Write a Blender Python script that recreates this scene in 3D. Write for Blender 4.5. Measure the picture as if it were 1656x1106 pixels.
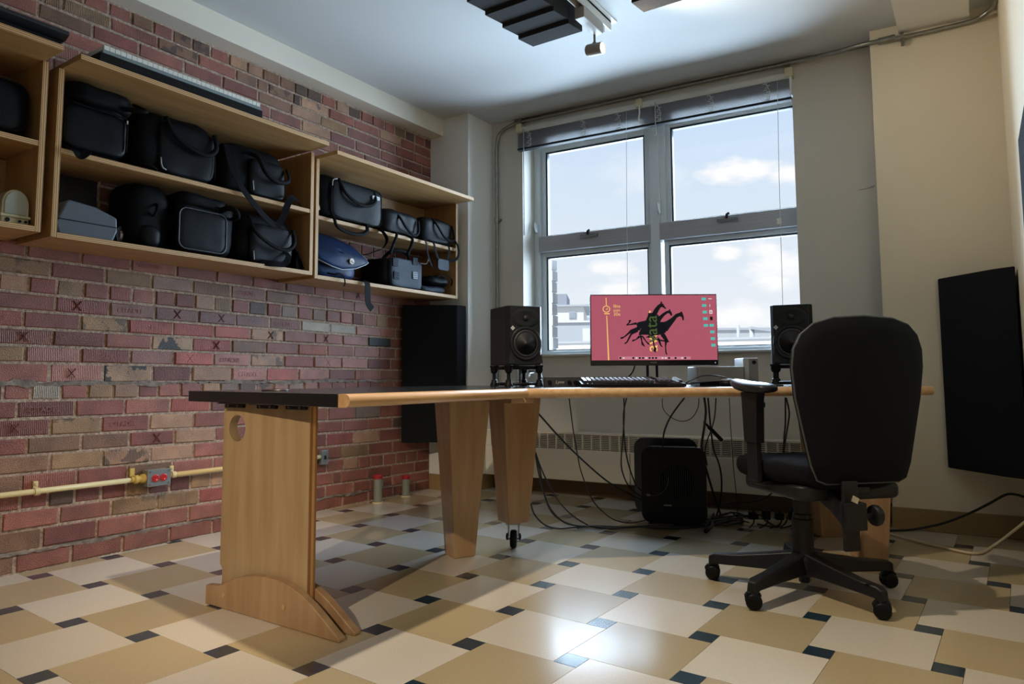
import bpy, bmesh, math, random
from mathutils import Vector, Matrix, noise as mnoise

for _o in list(bpy.data.objects):
    bpy.data.objects.remove(_o)
SC = bpy.context.scene
COL = SC.collection
random.seed(7)
V = Vector

# ------------------------------------------------------------------ camera
cam_d = bpy.data.cameras.new('camera')
cam = bpy.data.objects.new('camera', cam_d)
COL.objects.link(cam)
_R = ((0.8322250, 0.5544185, -0.0046432), (0.0499355, -0.0666111, 0.9965287), (-0.5521847, 0.8295680, 0.0831205))
cam.matrix_world = Matrix(((_R[0][0], _R[1][0], -_R[2][0], 3.23125),
                           (_R[0][1], _R[1][1], -_R[2][1], 0.0),
                           (_R[0][2], _R[1][2], -_R[2][2], 0.77423),
                           (0, 0, 0, 1)))
cam_d.sensor_width = 36.0
cam_d.lens = 1132.1 / 1656 * 36.0
cam_d.shift_x = 0.0002
cam_d.shift_y = -0.0231
cam_d.clip_start = 0.02
cam_d.clip_end = 500
SC.camera = cam

# ------------------------------------------------------------------ colour management
SC.view_settings.view_transform = 'Standard'
SC.view_settings.look = 'None'
SC.view_settings.gamma = 1
SC.view_settings.use_curve_mapping = False
SC.view_settings.exposure = 0.14
SC.cycles.max_bounces = 8
SC.cycles.diffuse_bounces = 5
SC.cycles.glossy_bounces = 4
SC.cycles.transparent_max_bounces = 12
SC.cycles.caustics_reflective = False
SC.cycles.caustics_refractive = False
SC.cycles.sample_clamp_indirect = 4.0
SC.cycles.use_denoising = True

# ------------------------------------------------------------------ sky
def make_world():
    w = bpy.data.worlds.new('sky'); SC.world = w; w.use_nodes = True
    nt = w.node_tree; nt.nodes.clear()
    N = nt.nodes.new; L = nt.links.new
    out = N('ShaderNodeOutputWorld'); bg = N('ShaderNodeBackground'); L(bg.outputs[0], out.inputs[0])
    tc = N('ShaderNodeTexCoord'); sep = N('ShaderNodeSeparateXYZ'); L(tc.outputs['Generated'], sep.inputs[0])
    ramp = N('ShaderNodeValToRGB'); L(sep.outputs[2], ramp.inputs[0])
    cr = ramp.color_ramp
    cr.elements[0].position = 0.0; cr.elements[0].color = (0.80, 0.83, 0.88, 1)
    cr.elements[1].position = 1.0; cr.elements[1].color = (0.25, 0.44, 0.85, 1)
    for p, c in ((0.10, (0.78, 0.81, 0.86, 1)), (0.17, (0.72, 0.78, 0.86, 1)), (0.28, (0.64, 0.74, 0.87, 1)), (0.5, (0.45, 0.63, 0.92, 1))):
        e = cr.elements.new(p); e.color = c
    # clouds: a stretched noise deck plus the few cumulus heaps the photograph shows
    mp = N('ShaderNodeMapping'); mp.inputs['Scale'].default_value = (1, 1, 2.3); L(tc.outputs['Generated'], mp.inputs[0])
    n1 = N('ShaderNodeTexNoise'); n1.inputs['Scale'].default_value = 7; n1.inputs['Detail'].default_value = 7; n1.inputs['Roughness'].default_value = .55
    L(mp.outputs[0], n1.inputs[0])
    n2 = N('ShaderNodeTexNoise'); n2.inputs['Scale'].default_value = 22; n2.inputs['Detail'].default_value = 6; n2.inputs['Roughness'].default_value = .6
    L(mp.outputs[0], n2.inputs[0])
    heaps = [((-.2650, .9250, .2725), .040, 2.6), ((-.2400, .9330, .2700), .035, 2.4), ((-.1985, .9451, .2595), .030, 2.2),
             ((-.2806, .9454, .1658), .024, 2.0), ((-.2187, .9649, .1456), .045, 1.8), ((-.2286, .9592, .1666), .028, 2.0),
             ((-.4238, .8927, .1534), .034, 2.6), ((-.4184, .9002, .1204), .045, 2.2), ((-.2723, .9591, .0776), .05, 2.2), ((-.2238, .9665, .1254), .03, 2.0)]
    acc = None
    for d, s, st in heaps:
        sub = N('ShaderNodeVectorMath'); sub.operation = 'SUBTRACT'; L(tc.outputs['Generated'], sub.inputs[0]); sub.inputs[1].default_value = d
        mul = N('ShaderNodeVectorMath'); mul.operation = 'MULTIPLY'; L(sub.outputs[0], mul.inputs[0]); mul.inputs[1].default_value = (1, 1, st)
        ln = N('ShaderNodeVectorMath'); ln.operation = 'LENGTH'; L(mul.outputs[0], ln.inputs[0])
        mr = N('ShaderNodeMapRange'); mr.inputs[1].default_value = s * 1.5; mr.inputs[2].default_value = 0; mr.inputs[3].default_value = 0; mr.inputs[4].default_value = 1
        L(ln.outputs['Value'], mr.inputs[0])
        if acc is None: acc = mr.outputs[0]
        else:
            mx = N('ShaderNodeMath'); mx.operation = 'MAXIMUM'; L(acc, mx.inputs[0]); L(mr.outputs[0], mx.inputs[1]); acc = mx.outputs[0]
    a1 = N('ShaderNodeMath'); a1.operation = 'MULTIPLY_ADD'; L(n2.outputs[0], a1.inputs[0]); a1.inputs[1].default_value = 1.5; a1.inputs[2].default_value = -.75
    a2 = N('ShaderNodeMath'); a2.operation = 'ADD'; L(acc, a2.inputs[0]); L(a1.outputs[0], a2.inputs[1])
    h = N('ShaderNodeMapRange'); h.inputs[1].default_value = .25; h.inputs[2].default_value = .75; L(a2.outputs[0], h.inputs[0])
    hz = N('ShaderNodeMapRange'); L(n1.outputs[0], hz.inputs[0]); hz.inputs[1].default_value = .58; hz.inputs[2].default_value = .75; hz.inputs[4].default_value = .35
    mx = N('ShaderNodeMath'); mx.operation = 'MAXIMUM'; L(h.outputs[0], mx.inputs[0]); L(hz.outputs[0], mx.inputs[1])
    mix = N('ShaderNodeMix'); mix.data_type = 'RGBA'; L(mx.outputs[0], mix.inputs[0]); L(ramp.outputs[0], mix.inputs[6]); mix.inputs[7].default_value = (.95, .93, .93, 1)
    L(mix.outputs[2], bg.inputs[0]); bg.inputs[1].default_value = SKY
SKY = 1.03
make_world()

def lamp(name, kind, loc, power, color, **kw):
    d = bpy.data.lights.new(name, kind); d.energy = power; d.color = color
    for k, v in kw.items():
        if k not in ('target', 'rot'): setattr(d, k, v)
    o = bpy.data.objects.new(name, d); COL.objects.link(o); o.location = loc
    if 'target' in kw:
        o.rotation_euler = (V(kw['target']) - V(loc)).to_track_quat('-Z', 'Y').to_euler()
    return o
SUN = lamp('sun', 'SUN', (0, 8, 20), 5.0, (1.0, .95, .88), angle=.009, target=(6, 24, 0))
# the window opening guides the sampling of the daylight (emits nothing itself)
_fac = 0.0654396
FX = V((math.cos(_fac), math.sin(_fac), 0)); FN = V((-math.sin(_fac), math.cos(_fac), 0))
def W(s, d, z): return FX * s + FN * d + V((0, 0, z))
_p = lamp('window_portal', 'AREA', W(1.763, 4.36, 1.71), 1, (1, 1, 1), shape='RECTANGLE', size=1.85, size_y=1.6, target=W(1.763, 3, 1.71))
_p.data.cycles.is_portal = True
L1, L2, L3 = 130, 280, 42     # watts of the three ceiling spotlights, which hang in their own builders
ADDED_DAY = lamp('added_daylight', 'AREA', W(1.763, 4.37, 1.675), 165, (.62, .80, 1.0), shape='RECTANGLE', size=1.72, size_y=1.44, target=W(1.763, 3, 1.675))  # added area lamp outside the glass, boosts the window light beyond the sky
# ------------------------------------------------------------------ helpers: materials
def lin(r, g, b):
    f = lambda c: (c / 255 / 12.92) if c / 255 <= .04045 else ((c / 255 + .055) / 1.055) ** 2.4
    return (f(r), f(g), f(b), 1)
MATS = {}
def mat(name, col, rough=.5, metal=0.0, var=0.0, vscale=8.0, bump=0.0, bscale=200.0, stretch=None, col2=None, spec=.5, coat=0.0, trans=0.0, sheen=0.0):
    m = bpy.data.materials.new(name); m.use_nodes = True
    nt = m.node_tree; b = nt.nodes['Principled BSDF']; N = nt.nodes.new; L = nt.links.new
    b.inputs['Base Color'].default_value = col; b.inputs['Roughness'].default_value = rough; b.inputs['Metallic'].default_value = metal
    b.inputs['Specular IOR Level'].default_value = spec; b.inputs['Coat Weight'].default_value = coat
    b.inputs['Transmission Weight'].default_value = trans
    if sheen: b.inputs['Sheen Weight'].default_value = sheen
    if var or bump or col2:
        tc = N('ShaderNodeTexCoord'); mp = N('ShaderNodeMapping'); L(tc.outputs['Object'], mp.inputs[0])
        if stretch: mp.inputs['Scale'].default_value = stretch
        if var or col2:
            n = N('ShaderNodeTexNoise'); n.inputs['Scale'].default_value = vscale; n.inputs['Detail'].default_value = 5; L(mp.outputs[0], n.inputs[0])
            r = N('ShaderNodeValToRGB'); L(n.outputs[0], r.inputs[0])
            c2 = col2 or tuple(c * (1 - var) for c in col[:3]) + (1,)
            c1 = col if col2 else tuple(min(1, c * (1 + var * .6)) for c in col[:3]) + (1,)
            r.color_ramp.elements[0].position = .36; r.color_ramp.elements[1].position = .66
            r.color_ramp.elements[0].color = c2; r.color_ramp.elements[1].color = c1
            L(r.outputs[0], b.inputs['Base Color'])
        if bump:
            n = N('ShaderNodeTexNoise'); n.inputs['Scale'].default_value = bscale; n.inputs['Detail'].default_value = 3; L(mp.outputs[0], n.inputs[0])
            bm = N('ShaderNodeBump'); bm.inputs['Strength'].default_value = bump; bm.inputs['Distance'].default_value = .004; L(n.outputs[0], bm.inputs['Height']); L(bm.outputs[0], b.inputs['Normal'])
    MATS[name] = m
    return m
def emit(name, col, s=1.0):
    m = bpy.data.materials.new(name); m.use_nodes = True; nt = m.node_tree
    b = nt.nodes['Principled BSDF']; b.inputs['Base Color'].default_value = (0, 0, 0, 1); b.inputs['Roughness'].default_value = .4
    b.inputs['Specular IOR Level'].default_value = .2
    b.inputs['Emission Color'].default_value = col; b.inputs['Emission Strength'].default_value = s
    return m
def ply(name, axis, c1, c2, pitch=.0046):
    """edge of plywood: stripes across the given world axis"""
    m = bpy.data.materials.new(name); m.use_nodes = True; nt = m.node_tree; b = nt.nodes['Principled BSDF']; N = nt.nodes.new; L = nt.links.new
    tc = N('ShaderNodeTexCoord'); sp = N('ShaderNodeSeparateXYZ'); L(tc.outputs['Object'], sp.inputs[0])
    mu = N('ShaderNodeMath'); mu.operation = 'MULTIPLY'; mu.inputs[1].default_value = 2 * math.pi / pitch; L(sp.outputs[axis], mu.inputs[0])
    si = N('ShaderNodeMath'); si.operation = 'SINE'; L(mu.outputs[0], si.inputs[0])
    r = N('ShaderNodeValToRGB'); mr = N('ShaderNodeMapRange'); mr.inputs[1].default_value = -1; L(si.outputs[0], mr.inputs[0]); L(mr.outputs[0], r.inputs[0])
    r.color_ramp.elements[0].position = .3; r.color_ramp.elements[1].position = .7
    r.color_ramp.elements[0].color = c2; r.color_ramp.elements[1].color = c1
    L(r.outputs[0], b.inputs['Base Color']); b.inputs['Roughness'].default_value = .55
    return m
def wood(name, c1, c2, axis, rough=.35, scale=3.0):
    st = [9.0, 9.0, 9.0]; st[axis] = .7
    m = mat(name, c1, rough=rough, col2=c2, vscale=scale, stretch=tuple(st), bump=.03, bscale=30, coat=.15)
    return m

# ------------------------------------------------------------------ helpers: objects
WL = {}
def base_of(o): return WL.get(o.name, V((0, 0, 0)))
def props(o, label=None, cat=None, group=None, kind=None):
    if label: o['label'] = label
    if cat: o['category'] = cat
    if group: o['group'] = group
    if kind: o['kind'] = kind
    return o
def thing(name, label, cat, loc, group=None):
    o = bpy.data.objects.new(name, None); COL.objects.link(o); o.location = loc; o.empty_display_size = .05
    WL[o.name] = V(loc)
    return props(o, label, cat, group)
def fr(origin, ang=0.0, tilt=0.0):
    """local frame (x right, y back, z up) turned by ang about z"""
    return Matrix.Translation(V(origin)) @ Matrix.Rotation(ang, 4, 'Z') @ Matrix.Rotation(tilt, 4, 'X')
class MB:
    def __init__(s, frame=None):
        s.v = []; s.f = []; s.m = []; s.F = frame
    def pt(s, p):
        p = V(p); return s.F @ p if s.F else p
    def add(s, vs, fs, mi=0):
        o = len(s.v); s.v += [s.pt(p) for p in vs]; s.f += [tuple(i + o for i in f) for f in fs]; s.m += [mi] * len(fs); return s
    def box(s, a, b, mi=0, faces=None):
        x0, y0, z0 = a; x1, y1, z1 = b
        vs = [(x0, y0, z0), (x1, y0, z0), (x1, y1, z0), (x0, y1, z0), (x0, y0, z1), (x1, y0, z1), (x1, y1, z1), (x0, y1, z1)]
        fs = [(0, 3, 2, 1), (4, 5, 6, 7), (0, 1, 5, 4), (1, 2, 6, 5), (2, 3, 7, 6), (3, 0, 4, 7)]  # -z +z -y +x +y -x
        o = len(s.v); s.v += [s.pt(p) for p in vs]; s.f += [tuple(i + o for i in f) for f in fs]
        s.m += [faces.get(i, mi) if faces else mi for i in range(6)]; return s
    def rbox(s, a, b, r, ax=1, n=4, mi=0):
        """box with the four edges along axis ax rounded by r"""
        i, j = [k for k in (0, 1, 2) if k != ax]
        lo = (a[i], a[j]); hi = (b[i], b[j]); p = []
        for cx_, cy_, st in ((hi[0] - r, hi[1] - r, 0), (lo[0] + r, hi[1] - r, 1), (lo[0] + r, lo[1] + r, 2), (hi[0] - r, lo[1] + r, 3)):
            for k in range(n + 1):
                t = (st + k / n) * math.pi / 2; p.append((cx_ + r * math.cos(t), cy_ + r * math.sin(t)))
        return s.prism(p, ax, a[ax], b[ax], mi)
    def prism(s, poly, ax, a, b, mi=0, cap=None):
        i, j = [k for k in (0, 1, 2) if k != ax]; n = len(poly); vs = []
        for t in (a, b):
            for p in poly:
                q = [0, 0, 0]; q[i] = p[0]; q[j] = p[1]; q[ax] = t; vs.append(q)
        area = sum(poly[k][0] * poly[(k + 1) % n][1] - poly[(k + 1) % n][0] * poly[k][1] for k in range(n))
        flip = (area < 0) != (ax == 1)
        fs = [tuple(range(n))[::-1], tuple(range(n, 2 * n))] + [(k, (k + 1) % n, n + (k + 1) % n, n + k) for k in range(n)]
        if flip: fs = [f[::-1] for f in fs]
        o = len(s.v); s.v += [s.pt(p) for p in vs]; s.f += [tuple(q + o for q in f) for f in fs]
        c = mi if cap is None else cap
        s.m += [c, c] + [mi] * n; return s
    def sweep(s, pts, sec, up=(0, 0, 1), mi=0, scale=None, closed=False):
        pts = [V(p) for p in pts]; n = len(sec); vs = []; m = len(pts); prev = None
        for k in range(m):
            if closed: t = pts[(k + 1) % m] - pts[k - 1]
            else: t = pts[min(k + 1, m - 1)] - pts[max(k - 1, 0)]
            t.normalize()
            u = V(up) if prev is None else prev
            u = u - t * u.dot(t)
            if u.length < 1e-4: u = V((1, .3, .2)); u = u - t * u.dot(t)
            u.normalize(); prev = u; w = t.cross(u); sc = scale[k] if scale else 1
            vs += [pts[k] + (u * a + w * b) * sc for a, b in sec]
        fs = []
        for k in range(m if closed else m - 1):
            for q in range(n):
                a0, a1 = k * n + q, k * n + (q + 1) % n; k2 = (k + 1) % m
                fs.append((a0, k2 * n + q, k2 * n + (q + 1) % n, a1))
        if not closed:
            fs.append(tuple(range(n))); fs.append(tuple(range((m - 1) * n, m * n))[::-1])
        return s.add(vs, fs, mi)
    def tube(s, pts, r, n=8, mi=0, closed=False, flat=1.0, up=(0, 0, 1), scale=None):
        return s.sweep(pts, [(r * flat * math.cos(2 * math.pi * k / n), r * math.sin(2 * math.pi * k / n)) for k in range(n)], up, mi, scale, closed)
    def ribbon(s, pts, w, t, up=(0, 0, 1), mi=0):
        return s.sweep(pts, [(-w / 2, -t / 2), (w / 2, -t / 2), (w / 2, t / 2), (-w / 2, t / 2)], up, mi)
    def cyl(s, a, b, r0, r1=None, n=20, mi=0):
        r1 = r0 if r1 is None else r1
        return s.tube([a, b], r0, n, mi, scale=[1, r1 / r0], up=(.3, .9, .1))
    def lathe(s, prof, axis=(0, 0, 1), org=(0, 0, 0), n=24, mi=0):
        ax = V(axis).normalized(); u = ax.orthogonal().normalized(); w = ax.cross(u); org = V(org); vs = []; m = len(prof)
        for r, h in prof:
            for k in range(n):
                t = 2 * math.pi * k / n; vs.append(org + ax * h + (u * math.cos(t) + w * math.sin(t)) * max(r, 1e-4))
        fs = [(k * n + q, k * n + (q + 1) % n, (k + 1) * n + (q + 1) % n, (k + 1) * n + q) for k in range(m - 1) for q in range(n)]
        fs += [tuple(range(n))[::-1], tuple(range((m - 1) * n, m * n))]
        return s.add(vs, fs, mi)
    def build(s, name, mats, parent=None, smooth=False, bevel=0, kind=None, label=None, color=None, seg=2, subsurf=0, autosmooth=None):
        off = base_of(parent) if parent else V((0, 0, 0))
        me = bpy.data.meshes.new(name); me.from_pydata([tuple(p - off) for p in s.v], [], s.f)
        if not isinstance(mats, (list, tuple)): mats = [mats]
        for m in mats: me.materials.append(m)
        if len(mats) > 1: me.polygons.foreach_set('material_index', s.m)
        if smooth: me.polygons.foreach_set('use_smooth', [True] * len(me.polygons))
        me.update()
        o = bpy.data.objects.new(name, me); COL.objects.link(o)
        if parent: o.parent = parent
        WL[o.name] = off
        if bevel:
            md = o.modifiers.new('bevel', 'BEVEL'); md.width = bevel; md.segments = seg; md.limit_method = 'ANGLE'; md.angle_limit = .6
            me.polygons.foreach_set('use_smooth', [True] * len(me.polygons))
            md.harden_normals = True
        if subsurf:
            md = o.modifiers.new('sub', 'SUBSURF'); md.levels = subsurf; md.render_levels = subsurf
        if autosmooth and not bevel:
            me.polygons.foreach_set('use_smooth', [True] * len(me.polygons))
            bm = bmesh.new(); bm.from_mesh(me)
            for e in bm.edges:
                if len(e.link_faces) == 2 and e.calc_face_angle(0) > autosmooth: e.smooth = False
            bm.to_mesh(me); bm.free()
        if kind: o['kind'] = kind
        if label: o['label'] = label
        if color: o.color = color
        return o
def struct(o): o['kind'] = 'structure'; return o
def bez(pts, n=6):
    """Catmull-Rom through the points"""
    pts = [V(p) for p in pts]; out = []
    for i in range(len(pts) - 1):
        p0 = pts[max(i - 1, 0)]; p1 = pts[i]; p2 = pts[i + 1]; p3 = pts[min(i + 2, len(pts) - 1)]
        for k in range(n):
            t = k / n; out.append(.5 * ((2 * p1) + (p2 - p0) * t + (2 * p0 - 5 * p1 + 4 * p2 - p3) * t * t + (3 * p1 - p0 - 3 * p2 + p3) * t ** 3))
    out.append(pts[-1]); return out
def copy_tree(o, parent=None):
    c = o.copy(); COL.objects.link(c); c.parent = parent; WL[c.name] = WL.get(o.name, V((0, 0, 0)))
    for ch in list(o.children): copy_tree(ch, c)
    return c
def text(body, size, org, xd, yd, m, name, parent=None, depth=.0004, align='LEFT', space=1.0):
    cu = bpy.data.curves.new('t', 'FONT'); cu.body = body; cu.size = size; cu.align_x = align; cu.space_character = space; cu.extrude = depth / 2; cu.resolution_u = 3
    ob = bpy.data.objects.new('t', cu); COL.objects.link(ob)
    dg = bpy.context.evaluated_depsgraph_get(); me = bpy.data.meshes.new_from_object(ob.evaluated_get(dg))
    bpy.data.objects.remove(ob); bpy.data.curves.remove(cu)
    xd = V(xd).normalized(); yd = V(yd).normalized(); zd = xd.cross(yd); off = base_of(parent) if parent else V((0, 0, 0)); org = V(org)
    for v in me.vertices: v.co = org + xd * v.co.x + yd * v.co.y + zd * v.co.z - off
    me.materials.clear(); me.materials.append(m); me.name = name
    o = bpy.data.objects.new(name, me); COL.objects.link(o)
    if parent: o.parent = parent
    WL[o.name] = off
    return o
def soft_box(mb, a, b, k=5.0, n=8, taper=0.0, sag=0.0, amp=.006, seed=0, fr_=None, lean=0.0):
    """puffy fabric box between corners a and b; taper narrows the top along y, lean shears y with height"""
    bm = bmesh.new(); bmesh.ops.create_cube(bm, size=2.0)
    bmesh.ops.subdivide_edges(bm, edges=bm.edges[:], cuts=n, use_grid_fill=True)
    c = [(a[i] + b[i]) / 2 for i in range(3)]; h = [(b[i] - a[i]) / 2 for i in range(3)]
    vs = []
    for v in bm.verts:
        p = v.co.copy(); mx = max(abs(p.x), abs(p.y), abs(p.z)); l = (abs(p.x) ** k + abs(p.y) ** k + abs(p.z) ** k) ** (1 / k)
        p = p * (mx / l) if l else p
        t = (p.z + 1) / 2
        yy = p.y * (1 - taper * t); zz = p.z
        if sag: zz = p.z - sag * t * (1 - p.y * p.y) * 1.0
        q = V((c[0] + h[0] * p.x, c[1] + h[1] * yy + lean * t, c[2] + h[2] * zz))
        d = mnoise.noise_vector(q * 9 + V((seed, seed * 2.3, 0))) * amp + mnoise.noise_vector(q * 26 + V((seed, 0, 3))) * amp * .5
        if t < .02: d.z = 0
        vs.append(q + d)
    bm.verts.index_update()
    fs = [tuple(v.index for v in f.verts) for f in bm.faces]; bm.free()
    mb.add(vs, fs); return mb
COURSES = [
  (2.497,2.490,2.430,2.420,[1.54,1.643,1.748,1.848,1.95,2.052,2.16,2.27,2.369,2.483,2.589,2.678,2.791,2.903,3.009,3.114,3.216,3.329,3.432,3.536,3.635],[0,0,6,0,6,6,0,7,7,6,6,8,8,0,7,8,0,0,0,5,8,0]),
  (2.430,2.420,2.365,2.353,[1.275,1.348,1.551,1.772,1.984,2.203,2.335,2.408,2.578,2.634,2.847,3.056,3.282,3.49,3.633],[0,6,5,0,6,0,6,6,6,8,7,0,0,7,0,0]),
  (2.365,2.353,2.293,2.283,[1.257,1.476,1.684,1.911,2.125,2.341,2.565,2.784,3,3.284,3.438,3.627],[0,6,1,0,1,1,6,7,5,0,0,1,0]),
  (2.293,2.283,2.222,2.212,[1.354,1.559,1.777,1.99,2.208,2.347,2.424,2.644,2.86,3.07,3.297,3.507,3.713],[0,0,1,1,0,0,0,0,7,1,0,0,1,1]),
  (2.222,2.212,2.149,2.138,None,[]),
  (2.149,2.138,2.075,2.064,None,[]),
  (2.075,2.064,2.002,1.990,None,[]),
  (2.002,1.990,1.929,1.916,None,[]),
  (1.929,1.916,1.856,1.842,None,[]),
  (1.856,1.842,1.782,1.769,None,[]),
  (1.782,1.769,1.709,1.695,None,[]),
  (1.709,1.695,1.636,1.621,None,[]),
  (1.636,1.621,1.563,1.547,None,[]),
  (1.563,1.547,1.490,1.473,None,[]),
  (1.490,1.473,1.416,1.399,None,[]),
  (1.416,1.399,1.343,1.325,None,[]),
  (1.343,1.325,1.271,1.252,[1.262,1.472,1.687,1.908,2.123,2.338,2.554,2.76,2.981,3.197,3.413],[0,0,1,0,0,0,0,1,0,0,3,0]),
  (1.271,1.252,1.199,1.180,[1.355,1.576,1.788,1.996,2.21,2.426,2.64,2.853,3.077,3.289,3.459],[5,1,5,10,6,2,6,0,3,3,0,0]),
  (1.199,1.180,1.127,1.100,[1.276,1.382,1.489,1.594,1.699,1.807,1.907,2.009,2.116,2.217,2.322,2.433,2.53,2.642,2.749,2.853,2.962,3.062,3.165,3.272,3.383],[7,1,5,0,1,0,1,1,7,5,1,8,1,10,1,10,0,0,1,0,5,0]),
  (1.127,1.100,1.054,1.036,[1.38,1.6,1.81,2.03,2.243,2.456,2.672,2.885,3.097,3.31,3.461],[0,1,2,2,2,2,2,11,11,3,3,0]),
  (1.054,1.036,0.982,0.969,[1.263,1.482,1.686,1.902,2.121,2.335,2.548,2.77,2.987,3.202,3.411],[1,1,5,4,4,4,7,0,0,3,9,0]),
  (0.982,0.969,0.911,0.898,[1.374,1.586,1.799,2.006,2.223,2.434,2.652,2.865,3.082,3.3,3.457],[0,1,0,12,4,6,0,0,0,3,3,0]),
  (0.911,0.898,0.842,0.826,[1.275,1.488,1.701,1.91,2.122,2.339,2.556,2.764,2.979,3.199,3.413],[5,3,1,3,4,3,7,1,3,3,1,0]),
  (0.842,0.826,0.757,0.754,[1.37,1.586,1.808,2.004,2.228,2.443,2.66,2.883,3.091,3.314],[0,3,12,1,7,3,4,3,1,3,3]),
  (0.757,0.754,0.687,0.675,[1.207,1.306,1.417,1.524,1.633,1.744,1.839,1.95,2.063,2.164,2.273,2.379,2.491,2.59,2.699,2.8,2.903,3.009,3.114,3.221,3.332,3.442],[1,0,11,0,5,7,1,0,0,7,10,8,6,3,10,3,10,10,0,3,10,0,0]),
  (0.687,0.675,0.614,0.597,[1.257,1.476,1.686,1.902,2.113,2.318,2.523,2.706,2.891,3.09,3.305,3.49],[1,1,1,0,4,1,0,6,0,10,0,0,0]),
  (0.614,0.597,0.540,0.516,[1.383,1.587,1.803,2.025,2.215,2.397,2.558,2.722,2.883,3.098,3.315,3.534],[1,5,1,7,0,0,1,0,0,0,10,0,0]),
  (0.540,0.516,0.468,0.444,[1.3,1.507,1.713,1.927,2.143,2.353,2.564,2.778,3.001,3.214,3.433],[1,6,6,1,7,0,0,1,0,0,0,8]),
  (0.468,0.444,0.394,0.364,[1.387,1.596,1.812,2.027,2.223,2.409,2.579,2.73,2.876,3.09,3.311],[6,5,7,7,0,0,1,0,1,4,7,0]),
  (0.394,0.364,0.319,0.286,[1.287,1.494,1.71,1.923,2.138,2.347,2.552,2.768,2.993,3.217,3.435],[6,0,1,6,0,0,6,0,0,5,0,0]),
  (0.319,0.286,0.249,0.211,[1.286,1.388,1.49,1.6,1.707,1.809,1.913,2.018,2.126,2.235,2.349,2.461,2.575,2.685,2.788,2.879,3.011,3.127,3.236,3.35,3.469,3.574,3.68],[0,1,8,1,1,5,1,1,5,7,0,0,1,0,0,1,0,7,0,0,0,0,0,0]),
  (0.249,0.211,0.172,0.138,[1.224,1.433,1.645,1.853,2.066,2.266,2.455,2.644,2.78,2.928,2.991,3.209,3.426,3.655],[0,0,0,5,5,4,0,0,1,0,0,0,0,0,0]),
  (0.172,0.138,0.085,0.068,[1.372,1.586,1.798,2.013,2.233,2.438,2.642,2.873,3.09,3.231,3.347,3.438,3.551],[6,1,0,0,0,0,0,0,0,0,0,0,0,0]),
  (0.085,0.068,0.000,0.000,[1.279,1.487,1.7,1.919,2.142,2.356,2.568,2.784,3.005,3.222,3.445],[6,0,0,0,0,1,0,0,0,0,0,0]),
]
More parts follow.
